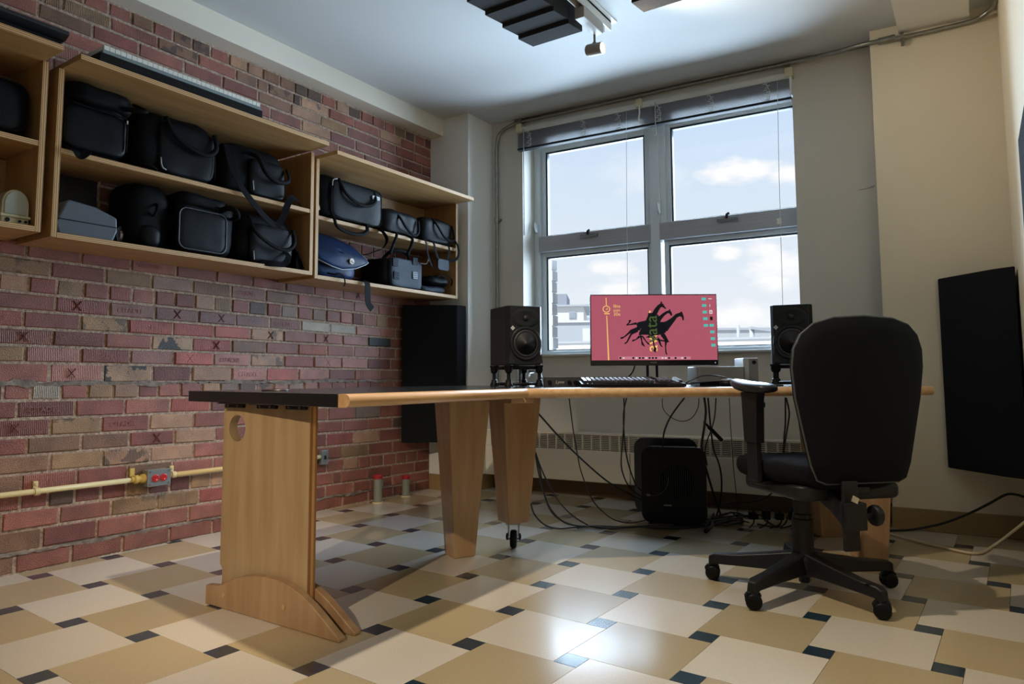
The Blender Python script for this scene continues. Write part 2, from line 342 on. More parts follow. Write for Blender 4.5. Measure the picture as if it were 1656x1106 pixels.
CABLES = {
  'slack_left':(0.0045,[(1.545,2.752,0.604),(1.57,2.897,0.489),(1.59,3.037,0.392),(1.641,3.199,0.271),(1.663,3.337,0.202),(1.695,3.481,0.14),(1.707,3.611,0.091)]),
  'thin_left':(0.003,[(1.591,2.957,0.669),(1.581,3.01,0.519),(1.574,3.064,0.392),(1.569,3.115,0.295),(1.587,3.186,0.163),(1.616,3.258,0.088),(1.649,3.33,0.04),(1.695,3.407,0.02),(1.743,3.485,0.025)]),
  'pair_a':(0.0035,[(1.766,3.194,0.665),(1.742,3.248,0.577),(1.708,3.298,0.452),(1.674,3.348,0.33),(1.661,3.406,0.254),(1.661,3.473,0.191),(1.674,3.547,0.143),(1.694,3.624,0.109)]),
  'pair_b':(0.0035,[(1.777,3.202,0.665),(1.734,3.256,0.583),(1.706,3.325,0.45),(1.687,3.397,0.34),(1.68,3.477,0.24),(1.672,3.552,0.181),(1.687,3.641,0.135)]),
  'loop':(0.002,[(1.943,3.252,0.667),(1.942,3.255,0.627),(1.955,3.267,0.594),(1.984,3.289,0.567),(2.021,3.315,0.555),(2.057,3.337,0.571),(2.081,3.349,0.61),(2.089,3.351,0.645),(2.09,3.349,0.666)]),
  'monitor_down':(0.0045,[(1.996,3.408,0.663),(1.951,3.435,0.62),(1.901,3.461,0.564),(1.858,3.492,0.499),(1.83,3.532,0.439),(1.811,3.577,0.396)]),
  'bundle_a':(0.006,[(2.096,3.414,0.665),(2.088,3.456,0.596),(2.065,3.489,0.507),(2.044,3.522,0.45),(2.029,3.557,0.399),(2.028,3.605,0.312),(2.033,3.657,0.224),(2.036,3.707,0.149),(2.04,3.757,0.079),(2.039,3.801,0.034)]),
  'bundle_b':(0.0045,[(2.095,3.474,0.663),(2.086,3.519,0.573),(2.077,3.563,0.496),(2.072,3.612,0.396),(2.079,3.666,0.323),(2.076,3.714,0.248),(2.061,3.755,0.158),(2.037,3.789,0.081),(2.011,3.82,0.024)]),
  'bundle_c':(0.0035,[(2.128,3.496,0.663),(2.111,3.519,0.567),(2.086,3.533,0.498),(2.06,3.545,0.442),(2.043,3.564,0.385),(2.042,3.594,0.315)]),
  'right_thin':(0.002,[(2.184,3.533,0.664),(2.165,3.603,0.537),(2.148,3.672,0.443),(2.132,3.748,0.276),(2.119,3.822,0.154),(2.102,3.89,0.065),(2.094,3.927,0.008)]),
  'right_pair_a':(0.004,[(2.452,3.53,0.668),(2.433,3.597,0.546),(2.412,3.657,0.476),(2.392,3.718,0.404),(2.363,3.777,0.289),(2.329,3.829,0.205),(2.271,3.864,0.141),(2.19,3.881,0.104),(2.095,3.886,0.093),(2.023,3.907,0.069)]),
  'right_pair_b':(0.004,[(2.455,3.532,0.668),(2.459,3.567,0.599),(2.447,3.59,0.54),(2.426,3.61,0.454),(2.415,3.633,0.393),(2.425,3.674,0.305),(2.446,3.724,0.196),(2.433,3.746,0.145),(2.4,3.755,0.081),(2.376,3.769,0.03),(2.343,3.768,0.008),(2.291,3.765,0.008),(2.24,3.756,0.014)]),
  'leg_a':(0.004,[(1.523,2.755,0.43),(1.498,2.82,0.337),(1.479,2.889,0.246),(1.466,2.961,0.159),(1.463,3.038,0.095),(1.469,3.119,0.046),(1.484,3.204,0.019),(1.524,3.272,0.008)]),
  'leg_b':(0.004,[(1.524,2.756,0.427),(1.5,2.834,0.335),(1.472,2.91,0.224),(1.458,2.995,0.127),(1.458,3.085,0.067),(1.477,3.187,0.024),(1.519,3.253,0.008)]),
  'leg_c':(0.0035,[(1.525,2.757,0.424),(1.501,2.851,0.333),(1.494,2.96,0.219),(1.492,3.068,0.132),(1.497,3.18,0.062),(1.512,3.288,0.008)]),
  'leg_d':(0.004,[(1.413,2.888,0.171),(1.397,2.937,0.118),(1.396,2.995,0.069),(1.403,3.059,0.032),(1.424,3.129,0.01),(1.47,3.2,0.008),(1.516,3.259,0.008)]),
  'floor_run_a':(0.005,[(1.504,3.252,0.008),(1.571,3.301,0.008),(1.666,3.339,0.008),(1.777,3.421,0.008),(1.901,3.473,0.008),(1.976,3.558,0.008),(2.033,3.66,0.008),(2.094,3.759,0.008)]),
  'floor_run_b':(0.005,[(1.507,3.276,0.008),(1.612,3.279,0.008),(1.7,3.345,0.008),(1.788,3.447,0.008),(1.919,3.519,0.008),(2.009,3.626,0.008),(2.042,3.788,0.008)]),
  'floor_run_c':(0.004,[(1.492,3.202,0.008),(1.548,3.287,0.008),(1.648,3.282,0.008),(1.725,3.388,0.008),(1.853,3.431,0.008),(1.967,3.504,0.008),(2.041,3.615,0.008),(2.116,3.701,0.008)]),
  'tangle_0':(0.004,[(2.042,3.533,0.008),(2.079,3.632,0.008),(2.141,3.71,0.008),(2.241,3.783,0.008),(2.283,3.82,0.008),(2.302,3.953,0.008)]),
  'tangle_1':(0.005,[(2.0,3.66,0.008),(2.068,3.723,0.008),(2.171,3.789,0.008),(2.253,3.871,0.008)]),
  'tangle_2':(0.004,[(1.972,3.744,0.008),(2.057,3.819,0.008),(2.167,3.857,0.008),(2.24,3.956,0.008)]),
  'tangle_3':(0.005,[(2.039,3.646,0.008),(2.083,3.733,0.008),(2.117,3.857,0.008),(2.163,3.95,0.008),(2.195,4.036,0.008),(2.207,4.181,0.008),(2.196,4.422,0.008)]),
  'tangle_4':(0.004,[(2.004,3.871,0.008),(2.044,3.985,0.008),(2.067,4.116,0.008),(2.106,4.238,0.008),(2.163,4.286,0.008),(2.213,4.185,0.008),(2.279,4.134,0.008)]),
  'tangle_5':(0.005,[(2.108,3.65,0.008),(2.181,3.755,0.008),(2.256,3.793,0.008),(2.335,3.766,0.008),(2.342,3.838,0.008),(2.364,3.982,0.008),(2.4,3.954,0.008)]),
  'tangle_6':(0.004,[(2.031,3.564,0.008),(2.017,3.671,0.008),(1.994,3.822,0.008),(1.969,3.984,0.008)]),
  'tangle_7':(0.005,[(2.024,3.716,0.008),(2.123,3.738,0.008),(2.223,3.801,0.008),(2.268,3.81,0.008)]),
  'tangle_8':(0.004,[(1.984,3.773,0.008),(2.023,3.883,0.008),(2.095,3.962,0.008),(2.177,3.98,0.008),(2.198,4.038,0.008)]),
  'wall_black':(0.006,[(2.816,3.97,0.008),(2.901,4.041,0.008),(2.979,4.079,0.025),(3.059,4.069,0.057),(3.163,4.056,0.116),(3.239,4.02,0.172),(3.312,3.985,0.226),(3.375,3.9,0.23)]),
  'wall_white':(0.006,[(2.821,3.909,0.008),(2.918,3.816,0.008),(3.045,3.727,0.008),(3.183,3.672,0.008),(3.253,3.888,0.013),(3.323,3.836,0.091),(3.378,3.776,0.16)]),
}
# ------------------------------------------------------------------ materials
WHITE = mat('wall_paint', lin(226, 219, 203), rough=.6, var=.03, vscale=2, bump=.04, bscale=120)
WALLG = mat('wall_paint_grey', lin(206, 202, 192), rough=.6, var=.03, vscale=2, bump=.04, bscale=120)
WALLC = mat('wall_paint_cream', lin(227, 217, 194), rough=.6, var=.03, vscale=2, bump=.04, bscale=120)
CEIL = mat('ceiling_paint', lin(200, 202, 201), rough=.7, bump=.03, bscale=90)
TRIM_W = mat('window_metal', lin(212, 220, 224), rough=.35)
TRIM_D = mat('window_gasket', lin(52, 60, 68), rough=.5)
TRANSOM = mat('transom_metal', lin(164, 164, 168), rough=.42, var=.1, vscale=3, stretch=(1, 1, 60))
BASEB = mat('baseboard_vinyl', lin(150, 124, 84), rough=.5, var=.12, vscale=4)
BLACKM = mat('black_plastic', (.006, .006, .007, 1), rough=.42, spec=.15)
BLACKG = mat('black_gloss', (.007, .007, .008, 1), rough=.22, spec=.4)
DARKM = mat('dark_metal', (.03, .03, .032, 1), rough=.4, metal=.6)
STEEL = mat('galvanised_steel', lin(150, 148, 140), rough=.33, metal=.85, var=.15, vscale=30)
CREAMP = mat('cream_paint', lin(222, 202, 150), rough=.4)
CHROME = mat('chrome', (.7, .7, .7, 1), rough=.15, metal=1)
PLATE = mat('grey_steel', lin(138, 142, 146), rough=.4, metal=.5)
MORTAR = mat('mortar', lin(194, 172, 154), rough=.95, col2=lin(144, 124, 110), vscale=90, bump=.9, bscale=140)
CEMENT = mat('cement_smear', lin(146, 134, 124), rough=.95, col2=lin(108, 96, 90), vscale=24, bump=.8, bscale=90)

def brick_mat(name, island=False):
    m = bpy.data.materials.new(name); m.use_nodes = True; nt = m.node_tree; b = nt.nodes['Principled BSDF']; N = nt.nodes.new; L = nt.links.new
    tc = N('ShaderNodeTexCoord'); oi = N('ShaderNodeObjectInfo')
    if island:
        g = N('ShaderNodeNewGeometry'); r = N('ShaderNodeValToRGB'); L(g.outputs['Random Per Island'], r.inputs[0])
        r.color_ramp.elements[0].color = lin(126, 76, 68); r.color_ramp.elements[1].color = lin(150, 100, 84)
        e = r.color_ramp.elements.new(.5); e.color = lin(122, 64, 54); base = r.outputs[0]; rnd = g.outputs['Random Per Island']
    else:
        base = oi.outputs['Color']; rnd = oi.outputs['Random']
    # tone drifting along each brick
    off = N('ShaderNodeVectorMath'); off.operation = 'ADD'; L(tc.outputs['Object'], off.inputs[0])
    sc = N('ShaderNodeVectorMath'); sc.operation = 'SCALE'; sc.inputs[0].default_value = (17, 31, 23); L(rnd, sc.inputs['Scale']); L(sc.outputs[0], off.inputs[1])
    n = N('ShaderNodeTexNoise'); n.inputs['Scale'].default_value = 9; n.inputs['Detail'].default_value = 4; L(off.outputs[0], n.inputs[0])
    f = N('ShaderNodeTexNoise'); f.inputs['Scale'].default_value = 260; f.inputs['Detail'].default_value = 2; L(off.outputs[0], f.inputs[0])
    mr = N('ShaderNodeMapRange'); mr.inputs[1].default_value = .3; mr.inputs[2].default_value = .7; mr.inputs[3].default_value = .72; mr.inputs[4].default_value = 1.22; L(n.outputs[0], mr.inputs[0])
    m2 = N('ShaderNodeMapRange'); m2.inputs[1].default_value = .3; m2.inputs[2].default_value = .7; m2.inputs[3].default_value = .74; m2.inputs[4].default_value = 1.22; L(f.outputs[0], m2.inputs[0])
    mm = N('ShaderNodeMath'); mm.operation = 'MULTIPLY'; L(mr.outputs[0], mm.inputs[0]); L(m2.outputs[0], mm.inputs[1])
    mul = N('ShaderNodeVectorMath'); mul.operation = 'SCALE'; L(base, mul.inputs[0]); L(mm.outputs[0], mul.inputs['Scale'])
    col = mul.outputs[0]
    if not island:   # burnt black patches, strength in the object's alpha
        n3 = N('ShaderNodeTexNoise'); n3.inputs['Scale'].default_value = 16; n3.inputs['Detail'].default_value = 3; L(off.outputs[0], n3.inputs[0])
        m3 = N('ShaderNodeMapRange'); m3.inputs[1].default_value = .54; m3.inputs[2].default_value = .58; L(n3.outputs[0], m3.inputs[0])
        inv = N('ShaderNodeMath'); inv.operation = 'SUBTRACT'; inv.inputs[0].default_value = 1; L(oi.outputs['Alpha'], inv.inputs[1])
        k = N('ShaderNodeMath'); k.operation = 'MULTIPLY'; L(m3.outputs[0], k.inputs[0]); L(inv.outputs[0], k.inputs[1])
        mix = N('ShaderNodeMix'); mix.data_type = 'RGBA'; L(k.outputs[0], mix.inputs[0]); L(col, mix.inputs[6]); mix.inputs[7].default_value = lin(42, 42, 44); col = mix.outputs[2]
    L(col, b.inputs['Base Color']); b.inputs['Roughness'].default_value = .5
    # vertical drag marks on some bricks, grain on all
    sp = N('ShaderNodeSeparateXYZ'); L(tc.outputs['Object'], sp.inputs[0])
    w = N('ShaderNodeMath'); w.operation = 'MULTIPLY'; w.inputs[1].default_value = 900; L(sp.outputs[1], w.inputs[0])
    sn = N('ShaderNodeMath'); sn.operation = 'SINE'; L(w.outputs[0], sn.inputs[0])
    th = N('ShaderNodeMath'); th.operation = 'GREATER_THAN'; th.inputs[1].default_value = .72; L(rnd, th.inputs[0])
    ws = N('ShaderNodeMath'); ws.operation = 'MULTIPLY'; L(sn.outputs[0], ws.inputs[0]); L(th.outputs[0], ws.inputs[1])
    ad = N('ShaderNodeMath'); ad.operation = 'MULTIPLY_ADD'; L(ws.outputs[0], ad.inputs[0]); ad.inputs[1].default_value = .3; L(f.outputs[0], ad.inputs[2])
    bm = N('ShaderNodeBump'); bm.inputs['Strength'].default_value = .9; bm.inputs['Distance'].default_value = .003; L(ad.outputs[0], bm.inputs['Height']); L(bm.outputs[0], b.inputs['Normal'])
    return m
BRICK = brick_mat('brick_clay'); BRICK_M = brick_mat('brick_clay_mass', True)
STAMP = mat('brick_stamp', lin(96, 50, 48), rough=.8)
LETTER = mat('brick_letter', lin(150, 96, 92), rough=.6)
PALE = {'r': (150, 92, 84), 'm': (132, 74, 70), 'v': (134, 98, 98), 'p': (164, 114, 112), 'R': (170, 86, 80), 'o': (146, 120, 88), 'b': (134, 102, 82), 't': (174, 140, 118),
        'k': (98, 80, 70), 'K': (36, 42, 44), 'g': (134, 118, 112), 'G': (158, 160, 156), 'T': (164, 138, 114)}

# ------------------------------------------------------------------ left brick wall
wall_left = struct(MB().box((-.25, -3.0, -.02), (-.0045, 3.81, 2.62)).build('wall_left', [MORTAR]))
def brick_verts(y0, y1, z00, z01, z10, z11, proud, rnd):
    """front face slightly uneven, edges chamfered; z00/z01 bottom at y0/y1, z10/z11 top"""
    c = .0035; j = lambda: rnd.uniform(-.0022, .0022); x = proud
    f = [(x + j() * .6, y0 + c + j(), z00 + c + j()), (x + j() * .6, y1 - c + j(), z01 + c + j()), (x + j() * .6, y1 - c + j(), z11 - c + j()), (x + j() * .6, y0 + c + j(), z10 - c + j())]
    e = [(x - c, y0, z00), (x - c, y1, z01), (x - c, y1, z11), (x - c, y0, z10)]
    bk = [(-.02, y0, z00), (-.02, y1, z01), (-.02, y1, z11), (-.02, y0, z10)]
    vs = f + e + bk
    fs = [(0, 1, 2, 3)] + [(4 + k, 4 + (k + 1) % 4, (k + 1) % 4, k) for k in range(4)] + [(8 + k, 8 + (k + 1) % 4, 4 + (k + 1) % 4, 4 + k) for k in range(4)]
    return vs, fs
KINDS_OF_BRICK = ['r', 'm', 'v', 'p', 'R', 'o', 'b', 't', 'k', 'K', 'g', 'G', 'T']
_rb = random.Random(3); mass = MB(); BR = {}
XS = {(18, 3): 'X'}
MARKS = {}   # (course, brick index) -> mark
for key in ((19, 1), (21, 0), (20, 6), (21, 4), (22, 4), (23, 1), (26, 0), (27, 3), (20, 8), (22, 8), (16, 9), (19, 3), (19, 4)): MARKS[key] = 'X'
for key, t in (((19, 2), 'CITADEL'), ((20, 3), 'CITADEL'), ((23, 5), 'CITADEL'), ((22, 2), 'CITADEL'), ((22, 5), 'CITADEL'), ((19, 6), 'CITADEL'), ((17, 5), 'CITADEL'), ((16, 3), 'CITADEL'),
               ((25, 1), 'CITADEL'), ((26, 2), 'CITADEL'), ((29, 1), 'CITADEL'), ((20, 0), 'CITADEL')): MARKS[key] = t
nbr = 0
for ci, (tl, tr, bl, br_, ys, cs) in enumerate(COURSES):
    g = .0060
    zt = lambda y: tl + (tr - tl) * (y - 1.2) / 1.9 - g
    zb = lambda y: bl + (br_ - bl) * (y - 1.2) / 1.9 + g
    head = ci in (0, 6, 12, 18, 24, 30)
    step = .1065 if head else .2145
    if ys is None:
        js = [1.0 + step * (k + (.5 if ci % 2 else 0)) for k in range(-3, 30)]
    else: js = list(ys)
    idx0 = 0
    while js[0] > -2.9: js.insert(0, js[0] - step); idx0 += 1
    while js[-1] < 3.80 - .06: js.append(js[-1] + step)
    js = [y for y in js if y < 3.75] + [3.806]
    for k in range(len(js) - 1):
        y0, y1 = js[k] + g, js[k + 1] - g * .9
        if y1 - y0 < .015: continue
        bi = k - idx0 + 1
        hidden = ys is None or y1 < 1.16 or (y0 > 3.56 and .36 < zb(3.6) < 1.2) or (y0 > 3.66) or (ci in (24, 25) and y0 > 2.75)
        vs, fs = brick_verts(y0, y1, zb(y0), zb(y1), zt(y0), zt(y1), _rb.uniform(-.002, .004), _rb)
        if hidden: mass.add(vs, fs); continue
        ch = KINDS_OF_BRICK[cs[bi]] if 0 <= bi < len(cs) else 'r'
        c = PALE.get(ch, PALE['r']); _l = .3 * c[0] + .6 * c[1] + .1 * c[2]; c = [x * .8 + _l * .2 for x in c]; q = _rb.uniform(.88, 1.1); c = lin(min(255, c[0] * q * 1.02), c[1] * q * .94, c[2] * q * .86)
        stain = .05 if ch == 'T' else (.35 if ch in 'bot' and _rb.random() < .35 else 1.0)
        cy = ((y0 + y1) / 2, (zb(y0) + zt(y0)) / 2)
        o = MB().add([(p[0], p[1] - cy[0], p[2] - cy[1]) for p in vs], fs).build('brick', [BRICK], None, color=(c[0], c[1], c[2], stain))
        o.parent = wall_left; o.location = (0, cy[0], cy[1]); nbr += 1
        WL[o.name] = V((0, cy[0], cy[1]))
        mk = MARKS.get((ci, bi))
        if mk == 'X':
            mb = MB(); h = .02
            yy = cy[0] + (y1 - y0) * _rb.choice((-.12, 0, .1)); zz = cy[1]
            for sg in (1, -1): mb.tube([(.0035, yy - h * .8, zz - sg * h), (.0035, yy + h * .8, zz + sg * h)], .0022, 4)
            mb.build('cross_mark', [STAMP], o)
        elif mk:
            text(mk, .03, (.0042, cy[0] - .072, cy[1] - .011), (0, 1, 0), (0, 0, 1), LETTER, 'stamped_letters', o, depth=.0012)
mass.build('brick_field', [BRICK_M], wall_left, kind='stuff')
# cement smear along the old ledge lines
def smear(y0, y1, z, zs, h, name):
    mb = MB(); n = 260; top = []; bot = []
    for k in range(n + 1):
        y = y0 + (y1 - y0) * k / n; zc = z + zs * (y - y0)
        top.append((y, zc + h * (.42 + .55 * mnoise.noise(V((y * 7, 1, z))) + .35 * mnoise.noise(V((y * 31, 4, z))))))
        bot.append((y, zc - h * (.42 + .55 * mnoise.noise(V((y * 6, 5, z))) + .35 * mnoise.noise(V((y * 37, 8, z))))))
    vs = []
    for k in range(n + 1):
        vs += [(-.01, top[k][0], top[k][1]), (.0030 + .0025 * mnoise.noise(V((k * .4, 0, 2))), top[k][0], top[k][1] - .003), (.0030 + .0025 * mnoise.noise(V((k * .5, 3, 2))), bot[k][0], bot[k][1] + .003), (-.01, bot[k][0], bot[k][1])]
    fs = []
    for k in range(n):
        a = k * 4; fs += [(a, a + 1, a + 5, a + 4), (a + 1, a + 2, a + 6, a + 5), (a + 2, a + 3, a + 7, a + 6)]
    mb.add(vs, [f[::-1] for f in fs]).build(name, [CEMENT], wall_left, autosmooth=.6)
smear(-.5, 3.5, .757, -.002, .030, 'cement_band')
smear(.6, 2.2, .082, -.006, .018, 'cement_band')
smear(2.5, 3.4, .070, -.004, .022, 'cement_band')

# ------------------------------------------------------------------ floor
FLOORB = mat('floor_joint', lin(70, 62, 52), rough=.9)
floor = struct(MB().box((-.25, -3.0, -.12), (3.6, 4.5, -.0035)).build('floor', [FLOORB]))
def tile_mat(name, c, c2, rough):
    m = bpy.data.materials.new(name); m.use_nodes = True; nt = m.node_tree; b = nt.nodes['Principled BSDF']; N = nt.nodes.new; L = nt.links.new
    tc = N('ShaderNodeTexCoord'); g = N('ShaderNodeNewGeometry')
    n = N('ShaderNodeTexNoise'); n.inputs['Scale'].default_value = 240; n.inputs['Detail'].default_value = 3; L(g.outputs['Position'], n.inputs[0])
    r = N('ShaderNodeValToRGB'); L(n.outputs[0], r.inputs[0]); r.color_ramp.elements[0].position = .35; r.color_ramp.elements[1].position = .65
    r.color_ramp.elements[0].color = c2; r.color_ramp.elements[1].color = c
    oi = N('ShaderNodeObjectInfo'); mr = N('ShaderNodeMapRange'); mr.inputs[3].default_value = .93; mr.inputs[4].default_value = 1.06; L(oi.outputs['Random'], mr.inputs[0])
    sc = N('ShaderNodeVectorMath'); sc.operation = 'SCALE'; L(r.outputs[0], sc.inputs[0]); L(mr.outputs[0], sc.inputs['Scale'])
    L(sc.outputs[0], b.inputs['Base Color'])
    b.inputs['Roughness'].default_value = rough
    n3 = N('ShaderNodeTexNoise'); n3.inputs['Scale'].default_value = 35; n3.inputs['Detail'].default_value = 3; L(g.outputs['Position'], n3.inputs[0])
    bm = N('ShaderNodeBump'); bm.inputs['Strength'].default_value = .035; bm.inputs['Distance'].default_value = .003; L(n3.outputs[0], bm.inputs['Height']); L(bm.outputs[0], b.inputs['Normal'])
    b.inputs['Coat Weight'].default_value = .7; b.inputs['Coat Roughness'].default_value = .17
    return m
T_CREAM = tile_mat('tile_cream', lin(216, 208, 194), lin(206, 197, 181), .27)
T_TAN = tile_mat('tile_tan', lin(188, 171, 136), lin(178, 161, 126), .27)
T_TEAL = tile_mat('tile_teal', lin(36, 58, 72), lin(30, 48, 60), .25)
_TM = ((.99914, .041437), (-.041437, .99914)); _TO = (.745378, 1.103089); _B = .3048; _S = .23777 * .3048
def tile_mesh(w, m, name):
    c = .0012; g = .0004
    vs = [(g, g, -.003), (w - g, g, -.003), (w - g, w - g, -.003), (g, w - g, -.003), (g, g, -c), (w - g, g, -c), (w - g, w - g, -c), (g, w - g, -c), (g + c * .5, g + c * .5, 0), (w - g - c * .5, g + c * .5, 0), (w - g - c * .5, w - g - c * .5, 0), (g + c * .5, w - g - c * .5, 0)]
    fs = [(8, 9, 10, 11)] + [(4 + k, 4 + (k + 1) % 4, 8 + (k + 1) % 4, 8 + k) for k in range(4)] + [(k, (k + 1) % 4, 4 + (k + 1) % 4, 4 + k) for k in range(4)]
    me = bpy.data.meshes.new(name); me.from_pydata(vs, [], fs); me.materials.append(m); return me, vs, fs
big_c, bvs, bfs = tile_mesh(_B, T_CREAM, 'floor_tile'); big_t = tile_mesh(_B, T_TAN, 'floor_tile')[0]; small_m, svs, sfs = tile_mesh(_S, T_TEAL, 'inset_tile')
ang_t = math.atan2(_TM[1][0], _TM[0][0])
far = {k: MB() for k in 'ctd'}
def lay(me, vs, fs, x, y, name, key):
    X = _TM[0][0] * x + _TM[0][1] * y + _TO[0]; Y = _TM[1][0] * x + _TM[1][1] * y + _TO[1]
    w = max(v[0] for v in vs)
    cxx = X + w / 2; cyy = Y + w / 2
    if not (-.22 < cxx < 3.56 and -2.9 < cyy < 4.4): return
    # what the photograph shows, with a margin
    d = -.552 * (cxx - 3.231) + .830 * cyy; l = .832 * (cxx - 3.231) + .554 * cyy
    if d > 1.35 and abs(l) < .78 * d + .2 and -.06 < cxx < 3.5 and cyy < 4.25:
        o = bpy.data.objects.new(name, me); COL.objects.link(o); o.parent = floor; o.location = (X, Y, 0); o.rotation_euler = (0, 0, ang_t)
    else:
        ca, sa = math.cos(ang_t), math.sin(ang_t)
        far[key].add([(X + ca * v[0] - sa * v[1], Y + sa * v[0] + ca * v[1], v[2]) for v in vs], fs)
for i in range(-14, 20):
    for j in range(-20, 20):
        x = i * _B - j * _S; y = i * _S + j * _B
        lay(small_m, svs, sfs, x, y, 'inset_tile', 'd')
        lay(big_c if (i + j) % 2 == 0 else big_t, bvs, bfs, x + _S, y + _S - _B, 'floor_tile', 'c' if (i + j) % 2 == 0 else 't')
for k, m in (('c', T_CREAM), ('t', T_TAN), ('d', T_TEAL)): far[k].build('floor_tile_field', [m], floor, kind='stuff')

# ------------------------------------------------------------------ plaster walls, ceiling, soffits
FF = Matrix.Rotation(_fac, 4, 'Z')          # facade frame: x = s, y = D
H = 2.62
wb = MB(FF)
wb.box((.20, 4.07, -.02), (.858, 4.34, H)); wb.box((2.668, 4.07, -.02), (3.75, 4.34, H))
wb.box((.858, 4.07, -.02), (2.668, 4.34, .925)); wb.box((.858, 4.07, 2.52), (2.668, 4.34, H))
wall_back = struct(wb.build('wall_back', [WALLG]))
struct(MB().box((-.25, 3.81, -.02), (.335, 4.35, H)).build('wall_pier_left', [mat('wall_paint_white', lin(230, 229, 224), rough=.6, bump=.04, bscale=120)]))
struct(MB(FF).box((3.09, 3.905, -.02), (3.75, 4.08, H)).build('wall_pier_right', [WALLC]))
struct(MB().box((3.395, -3.0, -.02), (3.6, 4.4, H)).build('wall_right', [WALLC]))
struct(MB().box((-.25, -3.2, -.02), (3.6, -3.0, H)).build('wall_front', [WHITE]))
struct(MB().box((-.25, -3.2, H), (3.6, 4.6, H + .2)).build('ceiling', [CEIL]))
struct(MB().box((-.02, -3.0, 2.499), (.108, 3.815, H + .01)).build('trim_1', [WHITE]))
struct(MB().box((2.965, -3.0, 2.57), (3.278, 4.13, H + .01)).build('trim_2', [mat('beam_paint', lin(232, 230, 222), rough=.65)]))
struct(MB(FF).box((2.95, 3.78, 2.6), (3.3, 3.80, 2.601)).build('trim_3', [CEIL])) if False else None
struct(MB().box((.002, 3.800, 0), (.345, 3.812, .105)).build('baseboard_left', [BASEB], bevel=.003))
struct(MB().box((.333, 3.802, 0), (.345, 4.1, .105)).build('baseboard_left', [BASEB], bevel=.003))
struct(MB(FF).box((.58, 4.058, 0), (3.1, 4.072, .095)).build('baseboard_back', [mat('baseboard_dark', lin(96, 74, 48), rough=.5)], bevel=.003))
struct(MB(FF).box((3.085, 3.893, 0), (3.66, 3.907, .107)).build('baseboard_right', [BASEB], bevel=.003))
struct(MB().box((3.383, 1.0, 0), (3.397, 4.14, .107)).build('baseboard_right', [BASEB], bevel=.003))

_sc = MB(FF).add([(2.975, 4.0693, 1.800), (3.03, 4.0693, 1.806), (3.078, 4.0693, 1.818), (3.07, 4.0693, 1.806), (3.02, 4.0693, 1.799)], [(0, 1, 2, 3, 4)]).build('scuff_mark', [mat('scuff_grey', lin(150, 148, 142), rough=.7)], wall_back)
# ------------------------------------------------------------------ window
GLASS = bpy.data.materials.new('window_glass'); GLASS.use_nodes = True
_nt = GLASS.node_tree; _nt.nodes.clear(); _o = _nt.nodes.new('ShaderNodeOutputMaterial'); _mx = _nt.nodes.new('ShaderNodeMixShader'); _t = _nt.nodes.new('ShaderNodeBsdfTransparent'); _g = _nt.nodes.new('ShaderNodeBsdfGlossy')
_t.inputs[0].default_value = (.97, .985, .99, 1); _g.inputs['Roughness'].default_value = .01; _f = _nt.nodes.new('ShaderNodeFresnel'); _f.inputs[0].default_value = 1.3
_nt.links.new(_f.outputs[0], _mx.inputs[0]); _nt.links.new(_t.outputs[0], _mx.inputs[1]); _nt.links.new(_g.outputs[0], _mx.inputs[2]); _nt.links.new(_mx.outputs[0], _o.inputs[0])
win = struct(MB(FF).box((.858, 4.24, .925), (.905, 4.33, 2.52)).box((2.655, 4.25, .925), (2.70, 4.33, 2.52)).box((.9, 4.268, 2.44), (2.66, 4.33, 2.52)).box((.9, 4.25, .925), (2.66, 4.33, .952))
             .build('window_1', [TRIM_W], bevel=.004))
MB(FF).box((1.735, 4.235, .94), (1.802, 4.33, 2.46)).box((1.722, 4.25, .94), (1.735, 4.33, 2.46)).build('mullion', [TRIM_W], win, bevel=.003)
MB(FF).box((.90, 4.225, 1.668), (1.736, 4.33, 1.782)).box((1.80, 4.225, 1.668), (2.66, 4.33, 1.782)).build('transom', [TRANSOM], win, bevel=.004)
def sash(s0, s1, z0, z1, dark=True):
    o = MB(FF); w = .03
    o.box((s0, 4.27, z0), (s0 + w, 4.32, z1)).box((s1 - w, 4.27, z0), (s1, 4.32, z1)).box((s0 + w, 4.27, z1 - w), (s1 - w, 4.32, z1)).box((s0 + w, 4.27, z0), (s1 - w, 4.32, z0 + w * .5))
    f = o.build('sash', [TRIM_W], win, bevel=.003)
    g = MB(FF); t = .012
    g.box((s0 + w, 4.285, z0 + .012), (s0 + w + t, 4.315, z1 - w)).box((s1 - w - t, 4.285, z0 + .012), (s1 - w, 4.315, z1 - w)).box((s0 + w, 4.285, z1 - w - t), (s1 - w, 4.315, z1 - w)).box((s0 + w, 4.285, z0 + .010), (s1 - w, 4.315, z0 + .020))
    g.build('gasket', [TRIM_D], f)
    MB(FF).box((s0 + .02, 4.300, z0 + .01), (s1 - .02, 4.303, z1 - .02)).build('pane', [GLASS], f)
sash(.905, 1.722, 1.778, 2.445); sash(1.84, 2.690, 1.778, 2.460)
sash(.905, 1.736, .945, 1.668); sash(1.815, 2.690, .945, 1.668)
MB(FF).box((1.802, 4.25, 1.778), (1.84, 4.32, 2.46)).build('mullion_cover', [TRIM_W], win, bevel=.003)
MB(FF).box((.86, 4.045, .912), (2.70, 4.30, .926)).build('window_sill', [mat('sill_paint', lin(205, 208, 208), rough=.35)], win, bevel=.003)
